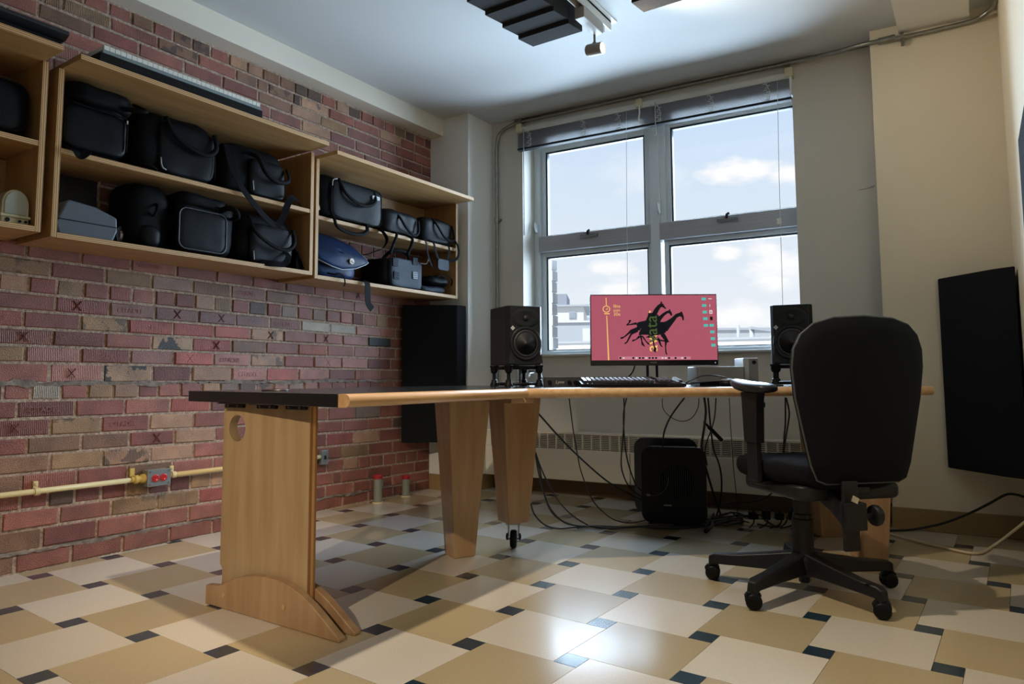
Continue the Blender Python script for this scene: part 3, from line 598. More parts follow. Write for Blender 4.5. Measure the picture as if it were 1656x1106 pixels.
for s, z in ((1.30, 1.765), (2.245, 1.768)):
    h = MB(FF).rbox((s - .065, 4.205, z - .028), (s + .065, 4.228, z - .004), .008, ax=0).build('latch', [mat('latch_grey', lin(120, 122, 124), rough=.4)], win, bevel=.002)
    MB(FF).tube([(s - .005, 4.205, z - .008), (s + .0, 4.195, z + .012), (s + .012, 4.20, z + .02)], .009, 8).build('latch_knob', [DARKM], h, smooth=True)
for s, z in ((.882, 1.86), (1.80, 1.89)):
    MB(FF).rbox((s - .008, 4.215, z - .05), (s + .008, 4.24, z + .02), .006, ax=1).tube(bez([(s, 4.20, z + .02), (s + .004, 4.19, z - .01), (s + .012, 4.195, z - .05)]), .006, 8).build('window_lever', [TRIM_W], win, smooth=True)
MB(FF).box((2.535, 4.222, 1.69), (2.56, 4.2255, 1.725)).build('sticker', [mat('sticker_white', lin(220, 214, 196), rough=.6)], win)

# ------------------------------------------------------------------ venetian blind, pulled up
BL = thing('venetian_blind', 'grey venetian blind raised and bunched under the headrail across the window', 'blind', W(1.76, 4.03, 2.5))
MB(FF).box((.845, 4.012, 2.497), (2.672, 4.062, 2.505)).box((.845, 4.012, 2.505), (2.672, 4.015, 2.535)).box((.845, 4.059, 2.505), (2.672, 4.062, 2.535)).build('headrail', [mat('headrail_white', lin(196, 196, 190), rough=.35)], BL, bevel=.001)
sl = MB(FF); _r = random.Random(5)
for k in range(24):
    z = 2.492 - k * .0046; d = _r.uniform(-.002, .002); sag = .0
    sl.add([(.85 + d, 4.010, z), (2.668 + d, 4.010, z), (2.668 + d, 4.060, z + .001), (.85 + d, 4.060, z + .001), (.85 + d, 4.035, z + .003), (2.668 + d, 4.035, z + .003)], [(0, 1, 5, 4), (4, 5, 2, 3)])
    sl.add([(.85 + d, 4.010, z - .0025), (2.668 + d, 4.010, z - .0025), (2.668 + d, 4.010, z), (.85 + d, 4.010, z)], [(0, 1, 2, 3)])
SLAT = mat('slat_grey', lin(120, 118, 124), rough=.4)
sl.build('slat_stack', [SLAT], BL, kind='stuff')
MB(FF).rbox((.848, 4.012, 2.372), (2.670, 4.060, 2.388), .006, ax=0).build('bottom_rail', [mat('rail_dark', lin(44, 46, 50), rough=.6, spec=.1)], BL, smooth=False)
CORD = mat('cord_white', lin(200, 204, 206), rough=.6)
for s in (.946, 1.36, 1.609, 1.881, 2.211, 2.539):
    lb = MB(FF)
    for k in range(9): lb.box((s - .012 + .010 * math.sin(k * 2.1), 4.002, 2.385 + k * .0125), (s + .010 + .010 * math.sin(k * 2.1), 4.009, 2.389 + k * .0125))
    lb.tube([(s - .010, 4.005, 2.5), (s - .004 + .02, 4.003, 2.44), (s + .012, 4.005, 2.384)], .0022, 5).build('cord_ladder', [CORD], BL)
for s, z in ((1.66, 1.2), (2.59, 1.12)):
    MB(FF).tube([(s + .01, 4.0, 2.5), (s, 4.0, 1.9), (s - .006, 4.0, z)], .0017, 5).build('pull_cord', [CORD], BL)
for s, z in ((.905, 1.755), (1.862, 2.30)):
    MB(FF).tube([(s, 4.0, 2.51), (s, 4.0, z)], .0035, 6).build('tilt_wand', [mat('wand_clear', lin(150, 160, 165), rough=.2)], BL)
for s in (.862, 1.752, 2.662):
    MB(FF).box((s - .022, 4.004, 2.505), (s + .022, 4.066, 2.560)).build('mount_bracket', [mat('bracket_beige', lin(198, 190, 160), rough=.5)], BL, bevel=.002)
MB(FF).tube(bez([(1.757, 4.0, 2.51), (1.762, 3.99, 2.46), (1.756, 3.99, 2.42), (1.768, 3.995, 2.385)]), .006, 6, flat=.5).build('cord_tie', [mat('tie_white', lin(225, 224, 216), rough=.6)], BL, smooth=True)
MB(FF).box((2.664, 4.008, 2.40), (2.676, 4.064, 2.535)).build('end_cap', [mat('cap_white', lin(214, 220, 222), rough=.5)], BL, bevel=.002)

# ------------------------------------------------------------------ convector under the window
RADM = mat('radiator_enamel', lin(218, 210, 192), rough=.45)
RD = thing('radiator', 'cream metal convector cover with a louvred grille under the window', 'radiator', W(1.8, 4.0, .1))
MB(FF).prism([(3.952, .105), (3.950, .305), (4.070, .305), (4.070, .105)], 0, .615, 3.08).box((.615, 3.952, .398), (3.08, 4.07, .412)).box((.615, 4.05, .30), (3.08, 4.07, .40)).box((.615, 3.952, .305), (.66, 4.06, .40)).box((3.04, 3.952, .305), (3.08, 4.06, .40)).build('cover', [RADM], RD, bevel=.004)
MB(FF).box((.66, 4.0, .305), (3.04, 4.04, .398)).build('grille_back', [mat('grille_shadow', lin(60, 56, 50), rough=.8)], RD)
k = 0; s = .665
while s < 3.03:
    g = MB(FF)
    for q in range(8): g.box((s, 3.954, .3115 + q * .011), (s + .0535, 3.968, .3165 + q * .011))
    g.box((s + .0535, 3.953, .305), (s + .0625, 3.972, .40))
    g.build('louvre_panel', [RADM], RD); s += .0625
MB(FF).box((1.665, 3.948, .105), (1.672, 3.953, .30)).build('cover_seam', [mat('seam', lin(150, 142, 124), rough=.5)], RD)

# ------------------------------------------------------------------ outside: parapet, rooftops and flats beyond the glass
O_WHITE = mat('stucco_white', lin(214, 214, 212), rough=.8); O_GREY = mat('metal_grey', lin(176, 182, 188), rough=.6); O_DARK = mat('penthouse_grey', lin(150, 156, 166), rough=.7); O_WIN = mat('far_window', lin(150, 160, 170), rough=.25)
O_BOUNCE = mat('bounce_roof_membrane', lin(205, 205, 202), rough=.85, var=.08, vscale=.5); O_BRICK = mat('outer_brick', lin(160, 154, 150), rough=.9)
def outer(name, label, cat, x, y, rot):
    t = thing(name, label, cat, (x, y, 0)); return t, fr((x, y, 0), rot)
struct(MB(FF).box((-14, 4.6, -6), (40, 24, -.35)).build('unseen_bounce_roof', [O_BOUNCE]))  # unseen roof added below the sill to bounce sunlight up to the ceiling
t, F = outer('parapet', 'long pale parapet wall of the rooftop outside the left lower pane', 'wall', -6.0, 22.5, .20)
MB(F).box((-8, 0, -.4), (14, .5, 1.95)).build('wall_panel', [O_WHITE], t); MB(F).box((-8, -.05, 1.95), (14, .6, 2.02)).build('coping', [O_GREY], t)
t, F = outer('apartment_building', 'white apartment block with dark windows seen through the lower left pane', 'building', -24.9, 53.0, .45)
MB(F).box((-6, 0, -5), (.2, 9, 6.75)).build('wall_panel', [O_WHITE], t); MB(F).box((-6, -.3, 6.75), (.9, 9, 6.9)).build('roof_slab', [O_GREY], t)
for xw in (-2.9, -1.05):
    for zw in (3.0, 4.4, 5.7):
        f = MB(F).box((xw, -.06, zw), (xw + .62, .1, zw + .62)).build('window', [O_GREY], t); MB(F).box((xw + .06, -.09, zw + .06), (xw + .56, .0, zw + .56)).build('pane', [O_WIN], f)
MB(F).box((-6, 1.2, 6.9), (-1.3, 6, 8.0)).build('penthouse', [O_DARK], t)
t, F = outer('glass_building', 'pale glass fronted building behind the white apartment block', 'building', -29.2, 62.0, .3)
MB(F).box((-1.3, 0, -4), (1.4, 6, 6.6)).build('wall_panel', [mat('glass_front', lin(170, 182, 190), rough=.4)], t)
for zw in (3.2, 4.4, 5.5):
    f = MB(F).box((-1.1, -.06, zw), (1.2, .1, zw + .75)).build('window', [O_GREY], t); MB(F).box((-1.0, -.09, zw + .08), (1.1, 0, zw + .68)).build('pane', [O_WIN], f)
t, F = outer('roof_plant_room', 'low grey rooftop plant room in front of the white apartment block', 'building', -15.3, 35.6, .45)
MB(F).box((-2.2, 0, -1), (1.0, 3, 3.85)).build('wall_panel', [O_GREY], t); MB(F).box((-2.3, -.1, 3.85), (1.1, 3, 3.95)).build('roof_slab', [O_WHITE], t)
MB(F).box((-.25, -.1, 2.6), (.3, .05, 3.5)).build('door', [O_WHITE], t); MB(F).box((-2.4, -1.5, 2.1), (1.6, -.8, 2.5)).build('duct', [O_WHITE], t)
t, F = outer('warehouse', 'long low pale warehouse seen through the lower right pane', 'building', -8.6, 46.2, .56)
MB(F).box((-4, 0, -3), (8, 8, 3.7)).build('wall_panel', [mat('warehouse_wall', lin(186, 190, 192), rough=.8)], t); MB(F).box((-4, -.1, 3.7), (8, 8, 3.85)).build('roof_slab', [O_GREY], t)
t, F = outer('roof_vents', 'grey vent pipes with a slanted hood on the roof in the lower right pane', 'vent', -8.0, 40.5, .56)
MB(F).cyl((-.15, 0, -1), (-.15, 0, 3.65), .09).build('pipe', [O_GREY], t, smooth=True); MB(F).cyl((.62, 0, -1), (.62, 0, 3.45), .14).build('pipe', [O_GREY], t, smooth=True)
MB(F).cyl((.25, 0, -1), (.25, 0, 2.9), .16).build('pipe', [O_WHITE], t, smooth=True); MB(F).prism([(.5, 3.55), (2.0, 3.35), (2.0, 3.2), (.5, 3.4)], 1, -.3, .3).prism([(1.0, 3.0), (2.0, 2.5), (2.0, 2.35), (1.0, 2.85)], 1, -.3, .3).build('hood', [O_GREY], t)
t = thing('brick_reveal', 'narrow strip of outside brickwork at the left edge of the lower pane', 'wall', W(.92, 4.45, .9))
for k in range(9):
    MB(FF).box((.80, 4.36, .9 + k * .083), (.930 + .004 * (k % 2), 4.46, .972 + k * .083)).build('brick', [O_BRICK], t)
MB(FF).box((.80, 4.37, .9), (.924, 4.45, 1.66)).build('joint', [O_WHITE], t)
# ------------------------------------------------------------------ plywood wall shelves
PLY = wood('plywood_face', lin(184, 146, 98), lin(166, 128, 82), 1, rough=.45)
PLYV = wood('plywood_upright', lin(178, 138, 90), lin(158, 118, 74), 2, rough=.45)
PLY_Y = ply('ply_edge_y', 1, lin(208, 172, 120), lin(140, 100, 60), .0072); PLY_Z = ply('ply_edge_z', 2, lin(208, 172, 120), lin(140, 100, 60), .0072)
def shelf_unit(label, y0, y1, zb, zt, zs, ty1, backs):
    t = thing('wall_shelf', label, 'shelf', (.0, (y0 + y1) / 2, zb), 'plywood wall shelves'); del t['group']
    w = .021; d0, d1 = .004, .302
    for a in (y0, y1 - w):
        MB().box((d0, a, zb), (d1, a + w, zt), 0, {3: 1}).build('side_panel', [PLYV, PLY_Y], t, bevel=.0012)
    MB().box((d0, y0 + w, zb), (d1, y1 - w, zb + w), 0, {3: 1}).build('bottom_panel', [PLY, PLY_Z], t, bevel=.0012)
    MB().box((d0, y0 + w, zs), (d1 - .002, y1 - w, zs + w), 0, {3: 1}).build('shelf_board', [PLY, PLY_Z], t, bevel=.0012)
    MB().box((d0, y0 + .01, zt), (.452, ty1, zt + w), 0, {3: 1, 4: 1}).build('top_board', [PLY, PLY_Z], t, bevel=.0012)
    for b in backs: MB().box((d0, y0 + w, b[0]), (d0 + .012, y1 - w, b[1])).build('back_rail', [PLY], t)
    return t
shelf_unit('plywood wall shelf at the left edge of the photo, cut by the frame', .02, 1.187, 1.327, 1.992, 1.656, 1.172, [(1.80, 1.99), (1.35, 1.65)])
shelf_unit('long middle plywood wall shelf with a piano keyboard on its top', 1.222, 2.487, 1.317, 1.984, 1.650, 2.455, [(1.86, 1.984)])
shelf_unit('right plywood wall shelf beside the white pier, holding the navy bag', 2.502, 3.738, 1.303, 1.958, 1.628, 3.722, [(1.66, 1.955)])

# ------------------------------------------------------------------ things on top of the shelves
KEYW = mat('piano_key_white', lin(214, 216, 210), rough=.3)
t = thing('piano_keyboard', 'long black keyboard with white piano keys on top of the middle shelf', 'keyboard', (.33, 1.68, 2.006))
MB().box((.20, 1.30, 2.006), (.450, 2.045, 2.042)).box((.20, 1.30, 2.042), (.30, 2.045, 2.076)).build('case', [BLACKM], t, bevel=.004)
y = 1.315; k = 0
while y < 2.03:
    MB().box((.305, y, 2.056), (.4495, y + .0205, 2.074), 0).build('white_key', [KEYW], t, bevel=.001); y += .0217; k += 1
bk = MB(); y = 1.315 + .0217
for k in range(31):
    if k % 7 not in (2, 6): bk.box((.305, y - .006 + k * .0217, 2.070), (.395, y + .006 + k * .0217, 2.084))
bk.build('black_keys', [BLACKG], t, kind='stuff')
MB().box((.430, 1.312, 2.042), (.4490, 2.036, 2.055)).build('key_slip', [mat('key_slip_grey', lin(112, 126, 128), rough=.4)], t)
t = thing('keyboard_case', 'black slab keyboard case lying on top of the left shelf', 'keyboard', (.3, .7, 2.013))
MB().box((.14, .15, 2.013), (.40, 1.185, 2.050)).build('tray', [BLACKM], t, bevel=.004)
MB().prism([(.13, 2.054), (.13, 2.092), (.36, 2.100), (.425, 2.085), (.43, 2.070), (.40, 2.054)], 1, .14, 1.20).build('lid', [mat('case_black', lin(26, 30, 34), rough=.5)], t, bevel=.004)

# ------------------------------------------------------------------ bags
NYL = mat('nylon_black', (.004, .0045, .0055, 1), rough=.5, var=.3, vscale=10, bump=.25, bscale=300, spec=.07)
NYL2 = mat('nylon_black_shiny', (.005, .0062, .0085, 1), rough=.42, var=.3, vscale=10, bump=.2, bscale=260, spec=.11)
WEB = mat('webbing_black', (.006, .006, .007, 1), rough=.6, bump=.3, bscale=400, spec=.04)
NAVY = mat('nylon_navy', lin(22, 50, 92), rough=.5, spec=.2, col2=lin(12, 30, 60), vscale=9, bump=.3, bscale=120)
BLUEG = mat('canvas_bluegrey', lin(44, 54, 66), rough=.6, spec=.2, var=.15, vscale=12, bump=.3, bscale=220)
PIPING = mat('piping_grey', lin(150, 156, 164), rough=.5)
ZIP = mat('zip_metal', lin(170, 172, 174), rough=.3, metal=.8)
def bag(name, label, cat, a, b, m=NYL, **kw):
    t = thing(name, label, cat, (a[0] * .5 + b[0] * .5, a[1] * .5 + b[1] * .5, a[2]))
    mb = MB(); soft_box(mb, a, b, **kw); mb.build('body', [m], t, smooth=True)
    return t
def outline(x, y0, y1, z0, z1, r=.03, n=5):
    p = []
    for cy, cz, st in ((y1 - r, z1 - r, 0), (y0 + r, z1 - r, 1), (y0 + r, z0 + r, 2), (y1 - r, z0 + r, 3)):
        for k in range(n + 1):
            q = (st + k / n) * math.pi / 2; p.append((x, cy + r * math.cos(q), cz + r * math.sin(q)))
    return p
def pocket(t, x, y0, y1, z0, z1, m, name='front_pocket', d=.022, seed=1):
    mb = MB(); soft_box(mb, (x - .02, y0, z0), (x + d, y1, z1), k=6, n=7, amp=.004, seed=seed); return mb.build(name, [m], t, smooth=True)
def strap(t, pts, w=.035, th=.003, m=WEB, up=(0, 1, 0), name='strap'):
    return MB().ribbon(bez(pts, 6), w, th, up).build(name, [m], t, autosmooth=.7)
def handle(t, pts, r=.007, m=WEB, name='handle'):
    return MB().tube(bez(pts, 6), r * 1.25, 8, flat=.6, up=(1, 0, 0)).build(name, [m], t, smooth=True)
def zipper(t, pts, r=.0025, m=PIPING, name='zip', closed=False):
    return MB().tube(bez(pts, 3) if not closed else pts, r, 5, closed=closed).build(name, [m], t, smooth=True)
ZM, ZL, ZR, ZRS = 1.672, 1.339, 1.325, 1.650     # middle shelf, middle bottom, right bottom, right shelf
# left unit
t = bag('camera_bag', 'black padded bag on the upper board of the left shelf', 'bag', (.06, .78, 1.678), (.275, 1.152, 1.912), NYL2, k=4.5, seed=2, amp=.010)
zipper(t, outline(.272, .80, 1.135, 1.70, 1.885, .05), m=WEB, r=.004, closed=True, name='piping')
handle(t, [(.20, .88, 1.90), (.24, .93, 1.935), (.24, 1.0, 1.935), (.20, 1.05, 1.90)])
CRM = mat('cream_plastic', lin(198, 190, 156), rough=.45, col2=lin(170, 160, 126), vscale=12)
t = thing('plastic_cradle', 'small cream plastic arch shaped device in the bottom of the left shelf', 'device', (.25, 1.11, 1.349))
arch = [(1.067, 1.349), (1.158, 1.349), (1.158, 1.425)] + [(1.113 + .045 * math.cos(q * math.pi / 10), 1.425 + .055 * math.sin(q * math.pi / 10)) for q in range(1, 10)] + [(1.067, 1.43)]
MB().prism(arch, 0, .20, .270).build('shell', [CRM], t, bevel=.005)
MB().prism([(p[0] * .82 + 1.113 * .18, max(1.385, p[1] * .9 + 1.42 * .1)) for p in arch], 0, .268, .2735).build('face_panel', [mat('face_grey', lin(150, 154, 142), rough=.5)], t, bevel=.002)
MB().rbox((.2, 1.064, 1.372), (.278, 1.161, 1.384), .005, ax=1).build('ledge', [CRM], t, smooth=False)
for yy, r in ((1.087, .008), (1.128, .005), (1.147, .005)):
    MB().cyl((.266, yy, 1.362), (.274, yy, 1.362), r, n=12).build('knob_hole', [BLACKM], t)
# middle unit, upper board
t = bag('camera_bag', 'big black camera bag at the left end of the middle shelf, upper board', 'bag', (.03, 1.248, ZM), (.285, 1.505, 1.955), NYL, k=5, seed=4, amp=.010)
pocket(t, .275, 1.255, 1.497, 1.690, 1.865, NYL2, seed=5)
flap = MB(); soft_box(flap, (.04, 1.250, 1.872), (.315, 1.520, 1.962), k=5, n=7, amp=.008, seed=9); flap.build('flap', [NYL], t, smooth=True)
zipper(t, [(.300, 1.26, 1.868), (.302, 1.35, 1.862), (.302, 1.47, 1.86), (.30, 1.492, 1.84), (.298, 1.492, 1.72)], m=WEB, r=.004)
MB().box((.300, 1.487, 1.838), (.306, 1.493, 1.852)).build('zip_pull', [ZIP], t)
strap(t, [(.26, 1.27, 1.70), (.30, 1.275, 1.678), (.325, 1.285, 1.664), (.33, 1.298, 1.645), (.325, 1.32, 1.662), (.318, 1.335, 1.68)], w=.03)
handle(t, [(.29, 1.46, 1.90), (.335, 1.50, 1.895), (.345, 1.545, 1.905), (.30, 1.515, 1.93)], r=.009)
t = bag('camera_bag', 'black bag with a drooping front handle, middle of the middle shelf upper board', 'bag', (.03, 1.545, ZM), (.275, 1.925, 1.955), NYL, k=5.5, seed=6, amp=.008)
pocket(t, .265, 1.640, 1.910, 1.680, 1.915, NYL2, seed=7, d=.026)
handle(t, [(.285, 1.665, 1.93), (.305, 1.69, 1.86), (.312, 1.76, 1.815), (.312, 1.85, 1.80), (.308, 1.90, 1.84), (.29, 1.90, 1.91)], r=.010)
zipper(t, [(.293, 1.645, 1.74), (.296, 1.65, 1.70), (.294, 1.67, 1.69)], r=.003); zipper(t, [(.293, 1.905, 1.84), (.295, 1.905, 1.70)], r=.003, m=WEB)
strap(t, [(.27, 1.54, 1.69), (.30, 1.56, 1.688), (.31, 1.60, 1.682), (.28, 1.625, 1.678)], w=.028)
t = bag('camera_bag', 'black bag whose long strap hangs down, right end of the middle shelf upper board', 'bag', (.03, 1.955, ZM), (.265, 2.330, 1.930), NYL, k=5, seed=8, amp=.009)
pocket(t, .255, 2.105, 2.318, 1.682, 1.868, NYL2, seed=11, d=.028)
handle(t, [(.27, 2.10, 1.885), (.31, 2.13, 1.86), (.318, 2.17, 1.795), (.315, 2.24, 1.765), (.31, 2.315, 1.785), (.28, 2.325, 1.85)], r=.010)
strap(t, [(.26, 1.985, 1.90), (.29, 1.99, 1.80), (.318, 2.02, 1.705), (.325, 2.09, 1.63), (.328, 2.16, 1.57), (.33, 2.225, 1.537), (.33, 2.265, 1.58), (.325, 2.30, 1.66), (.318, 2.33, 1.70), (.29, 2.39, 1.705), (.26, 2.44, 1.680)], w=.034)
zipper(t, [(.285, 2.12, 1.75), (.289, 2.122, 1.70)], r=.003)
# middle unit, lower board
t = thing('hard_case', 'grey hard shell case lying in the bottom left of the middle shelf', 'case', (.2, 1.37, ZL))
GCASE = mat('case_grey', lin(70, 78, 88), rough=.5, bump=.1, bscale=300)
MB().prism([(1.262, ZL), (1.47, ZL), (1.486, 1.385), (1.483, 1.440), (1.40, 1.470), (1.30, 1.482), (1.285, 1.475), (1.25, 1.385)], 0, .06, .27).build('shell', [GCASE], t, bevel=.008, seg=3)
MB().box((.266, 1.255, 1.398), (.2725, 1.486, 1.401)).build('seam', [BLACKM], t)
t = thing('black_box', 'plain black box standing behind the grey hard case', 'box', (.1, 1.40, ZL)); MB().box((.03, 1.252, ZL), (.055, 1.500, 1.634)).build('board', [BLACKM], t, bevel=.003); MB().box((.028, 1.252, ZL), (.03, 1.500, ZL + .03)).build('foot_strip', [BLACKM], t)
t = thing('tape_reel', 'small round black reel leaning beside the grey hard case', 'reel', (.2, 1.515, ZL))
MB().cyl((.18, 1.50, 1.382), (.20, 1.512, 1.382), .042, n=24).build('flange', [BLACKM], t, bevel=.002); MB().cyl((.195, 1.522, 1.382), (.215, 1.534, 1.382), .042, n=24).build('flange', [BLACKM], t, bevel=.002); MB().cyl((.2, 1.512, 1.382), (.197, 1.524, 1.382), .03, n=20).build('winding', [mat('reel_brown', lin(120, 84, 60), rough=.5)], t)
t = thing('toy_block', 'tiny red and green block behind the left end of the grey hard case', 'block', (.24, 1.247, ZL)); MB().box((.235, 1.243, ZL), (.262, 1.256, 1.368)).build('red_block', [mat('toy_red', lin(150, 30, 34), rough=.5)], t, bevel=.002); MB().box((.235, 1.243, 1.386), (.262, 1.256, 1.402)).build('green_block', [mat('toy_green', lin(84, 130, 40), rough=.5)], t, bevel=.002); MB().box((.238, 1.245, 1.368), (.26, 1.254, 1.386)).build('black_block', [BLACKM], t)
t = bag('camera_bag', 'black soft bag with a round side pocket right of the grey hard case', 'bag', (.03, 1.545, ZL), (.25, 1.735, 1.63), NYL, k=4.5, seed=12, amp=.010)
mb = MB(); soft_box(mb, (.22, 1.585, 1.345), (.275, 1.68, 1.44), k=2.6, n=6, amp=.004, seed=3); mb.build('side_pocket', [NYL2], t, smooth=True)
handle(t, [(.245, 1.62, 1.50), (.27, 1.635, 1.48), (.27, 1.65, 1.52), (.245, 1.655, 1.54)], r=.006)
t = bag('camera_bag', 'shiny black bag with a zip outline, middle of the middle shelf bottom board', 'bag', (.03, 1.74, ZL), (.275, 2.045, 1.625), NYL, k=5, seed=14, amp=.009)
pocket(t, .262, 1.735, 1.985, 1.350, 1.548, NYL2, seed=15, d=.030)
zipper(t, outline(.290, 1.742, 1.978, 1.356, 1.542, .035), r=.003, m=mat('zip_dark', lin(70, 74, 80), rough=.4), closed=True)
handle(t, [(.27, 1.95, 1.56), (.31, 1.97, 1.575), (.325, 2.0, 1.565), (.31, 2.02, 1.54), (.27, 2.02, 1.535)], r=.011)
mb = MB(); soft_box(mb, (.06, 1.745, 1.552), (.285, 2.0, 1.625), k=4.5, n=7, amp=.006, seed=21); mb.build('flap', [NYL], t, smooth=True)
t = bag('camera_bag', 'black bag with a looped handle at the lower right of the middle shelf', 'bag', (.03, 2.05, ZL), (.265, 2.40, 1.605), NYL, k=4.5, seed=16, amp=.010, taper=.08)
pocket(t, .255, 2.120, 2.375, 1.348, 1.545, NYL2, seed=17, d=.026)
handle(t, [(.27, 2.11, 1.575), (.305, 2.13, 1.49), (.315, 2.22, 1.435), (.315, 2.31, 1.425), (.31, 2.36, 1.47), (.28, 2.37, 1.54)], r=.009)
strap(t, [(.28, 2.33, 1.42), (.315, 2.32, 1.39), (.318, 2.29, 1.35), (.312, 2.23, 1.345), (.29, 2.17, 1.346)], w=.03); zipper(t, [(.283, 2.135, 1.40), (.287, 2.137, 1.355)], r=.003)
t = thing('cable_pouch', 'flat black pouch leaning in the bottom right corner of the middle shelf', 'pouch', (.2, 2.44, ZL)); MB().prism([(2.412, ZL), (2.463, ZL), (2.455, 1.36), (2.418, 1.455), (2.408, 1.45)], 0, .10, .262).build('body', [NYL], t, bevel=.006); MB().tube(bez([(.264, 2.415, 1.44), (.272, 2.43, 1.40), (.268, 2.455, 1.35)]), .004, 6).build('zip', [WEB], t, smooth=True)
# right unit, shelf board
t = bag('camera_bag', 'largest black bag, with luggage tag, on the shelf board of the right shelf', 'bag', (.03, 2.545, ZRS), (.280, 3.020, 1.905), NYL, k=6, seed=18, amp=.008)
pocket(t, .268, 2.620, 3.015, 1.662, 1.885, NYL2, seed=19, d=.026, name='front_panel')
zipper(t, outline(.288, 2.622, 3.012, 1.664, 1.882, .04), r=.003, m=WEB, closed=True, name='piping'); zipper(t, [(.290, 2.626, 1.84), (.290, 2.63, 1.872), (.290, 2.66, 1.884)], r=.003)
handle(t, [(.285, 2.675, 1.89), (.308, 2.71, 1.81), (.314, 2.80, 1.768), (.314, 2.88, 1.772), (.31, 2.94, 1.81), (.285, 2.955, 1.87)], r=.009)
MB().rbox((.296, 2.925, 1.824), (.302, 2.985, 1.846), .006, ax=0).build('luggage_tag', [mat('tag_silver', lin(176, 184, 190), rough=.4)], t)
MB().rbox((.255, 2.535, 1.690), (.262, 2.565, 1.716), .006, ax=0).build('badge', [mat('badge_tan', lin(176, 160, 128), rough=.5)], t)
handle(t, [(.26, 2.615, 1.665), (.32, 2.612, 1.648), (.34, 2.62, 1.60), (.34, 2.70, 1.580), (.34, 2.79, 1.585), (.338, 2.845, 1.61), (.32, 2.86, 1.65), (.27, 2.865, 1.665)], r=.010)
t = bag('duffel_bag', 'rounded black duffel bag between two bags on the shelf board of the right shelf', 'bag', (.04, 3.026, ZRS), (.285, 3.376, 1.812), NYL2, k=5, seed=22, amp=.010)
handle(t, [(.25, 3.14, 1.80), (.295, 3.165, 1.76), (.310, 3.21, 1.70), (.308, 3.28, 1.665), (.305, 3.33, 1.69), (.29, 3.345, 1.77)], r=.008)
zipper(t, [(.20, 3.05, 1.778), (.225, 3.15, 1.800), (.225, 3.27, 1.797), (.21, 3.355, 1.765)], m=WEB, r=.005)
handle(t, [(.28, 3.11, 1.66), (.328, 3.105, 1.64), (.335, 3.07, 1.57), (.332, 3.045, 1.51)], r=.008, name='strap_loop'); handle(t, [(.28, 3.235, 1.66), (.328, 3.245, 1.635), (.335, 3.225, 1.58), (.332, 3.195, 1.53)], r=.008, name='strap_loop')
strap(t, [(.29, 3.36, 1.66), (.325, 3.375, 1.64), (.332, 3.39, 1.56), (.325, 3.43, 1.50), (.31, 3.47, 1.49)], w=.022)
t = bag('shoulder_bag', 'small black shoulder bag with a dangling strap pad, right end of the right shelf', 'bag', (.04, 3.392, ZRS), (.285, 3.714, 1.828), NYL2, k=6, seed=24, amp=.008)
handle(t, [(.27, 3.50, 1.82), (.302, 3.52, 1.77), (.312, 3.57, 1.71), (.312, 3.64, 1.685), (.31, 3.69, 1.71), (.28, 3.70, 1.80)], r=.007)
zipper(t, [(.286, 3.39, 1.69), (.29, 3.40, 1.66), (.29, 3.55, 1.66), (.29, 3.70, 1.665)], r=.004, m=WEB)
strap(t, [(.28, 3.46, 1.665), (.325, 3.455, 1.64), (.332, 3.465, 1.59), (.332, 3.50, 1.535)], w=.018); strap(t, [(.28, 3.61, 1.665), (.325, 3.61, 1.64), (.332, 3.605, 1.60), (.332, 3.59, 1.545)], w=.018)
MB().rbox((.327, 3.485, 1.472), (.338, 3.600, 1.545), .02, ax=0).build('strap_pad', [BLUEG], t, bevel=.003)
strap(t, [(.29, 3.70, 1.72), (.32, 3.715, 1.66), (.325, 3.715, 1.60), (.32, 3.69, 1.565), (.31, 3.63, 1.55)], w=.02)
# right unit, bottom board
t = bag('messenger_bag', 'navy blue messenger bag with grey piping in the bottom of the right shelf', 'bag', (.03, 2.528, ZR), (.262, 2.86, 1.46), NAVY, k=4, seed=26, amp=.010)
fl = [(2.527, 1.60), (2.62, 1.598), (2.75, 1.585), (2.84, 1.53), (2.895, 1.465), (2.905, 1.44), (2.88, 1.425), (2.80, 1.392), (2.70, 1.374), (2.62, 1.384), (2.527, 1.410)]
mb = MB(); n = len(fl); vs = []; fs = []
def _fx(y, z): return .300 - .16 * max(0, (z - 1.40) / .2) ** 2 + .008 * mnoise.noise(V((y * 14, z * 14, 1)))
ctr = (2.70, 1.48); rings = 6
for r in range(rings, -1, -1):
    for p in fl:
        yy = ctr[0] + (p[0] - ctr[0]) * r / rings; zz = ctr[1] + (p[1] - ctr[1]) * r / rings; vs.append((_fx(yy, zz) + .012 * (1 - (r / rings) ** 2), yy, zz))
for r in range(rings):
    for k in range(n): fs.append((r * n + k, r * n + (k + 1) % n, (r + 1) * n + (k + 1) % n, (r + 1) * n + k))
mb.add(vs, [f[::-1] for f in fs]); o = mb.build('flap', [NAVY], t, smooth=True); md = o.modifiers.new('solid', 'SOLIDIFY'); md.thickness = .008; md.offset = -1
MB().tube([(_fx(*p) + .001, p[0], p[1]) for p in fl[3:]], .0028, 6).build('piping', [PIPING], t, smooth=True)
MB().cyl((.306, 2.759, 1.428), (.314, 2.759, 1.428), .017, n=18).build('badge', [mat('badge_cream', lin(190, 184, 168), rough=.5)], t)
MB().tube([(.3142, 2.750 + .018 * k / 6, 1.424 + .006 * math.sin(k)) for k in range(7)], .0016, 4).build('badge_mark', [BLACKM], t)
handle(t, [(.29, 2.60, 1.345), (.312, 2.63, 1.338), (.32, 2.66, 1.345), (.32, 2.69, 1.335), (.322, 2.70, 1.30), (.318, 2.695, 1.28)], r=.004, name='buckle_cord')
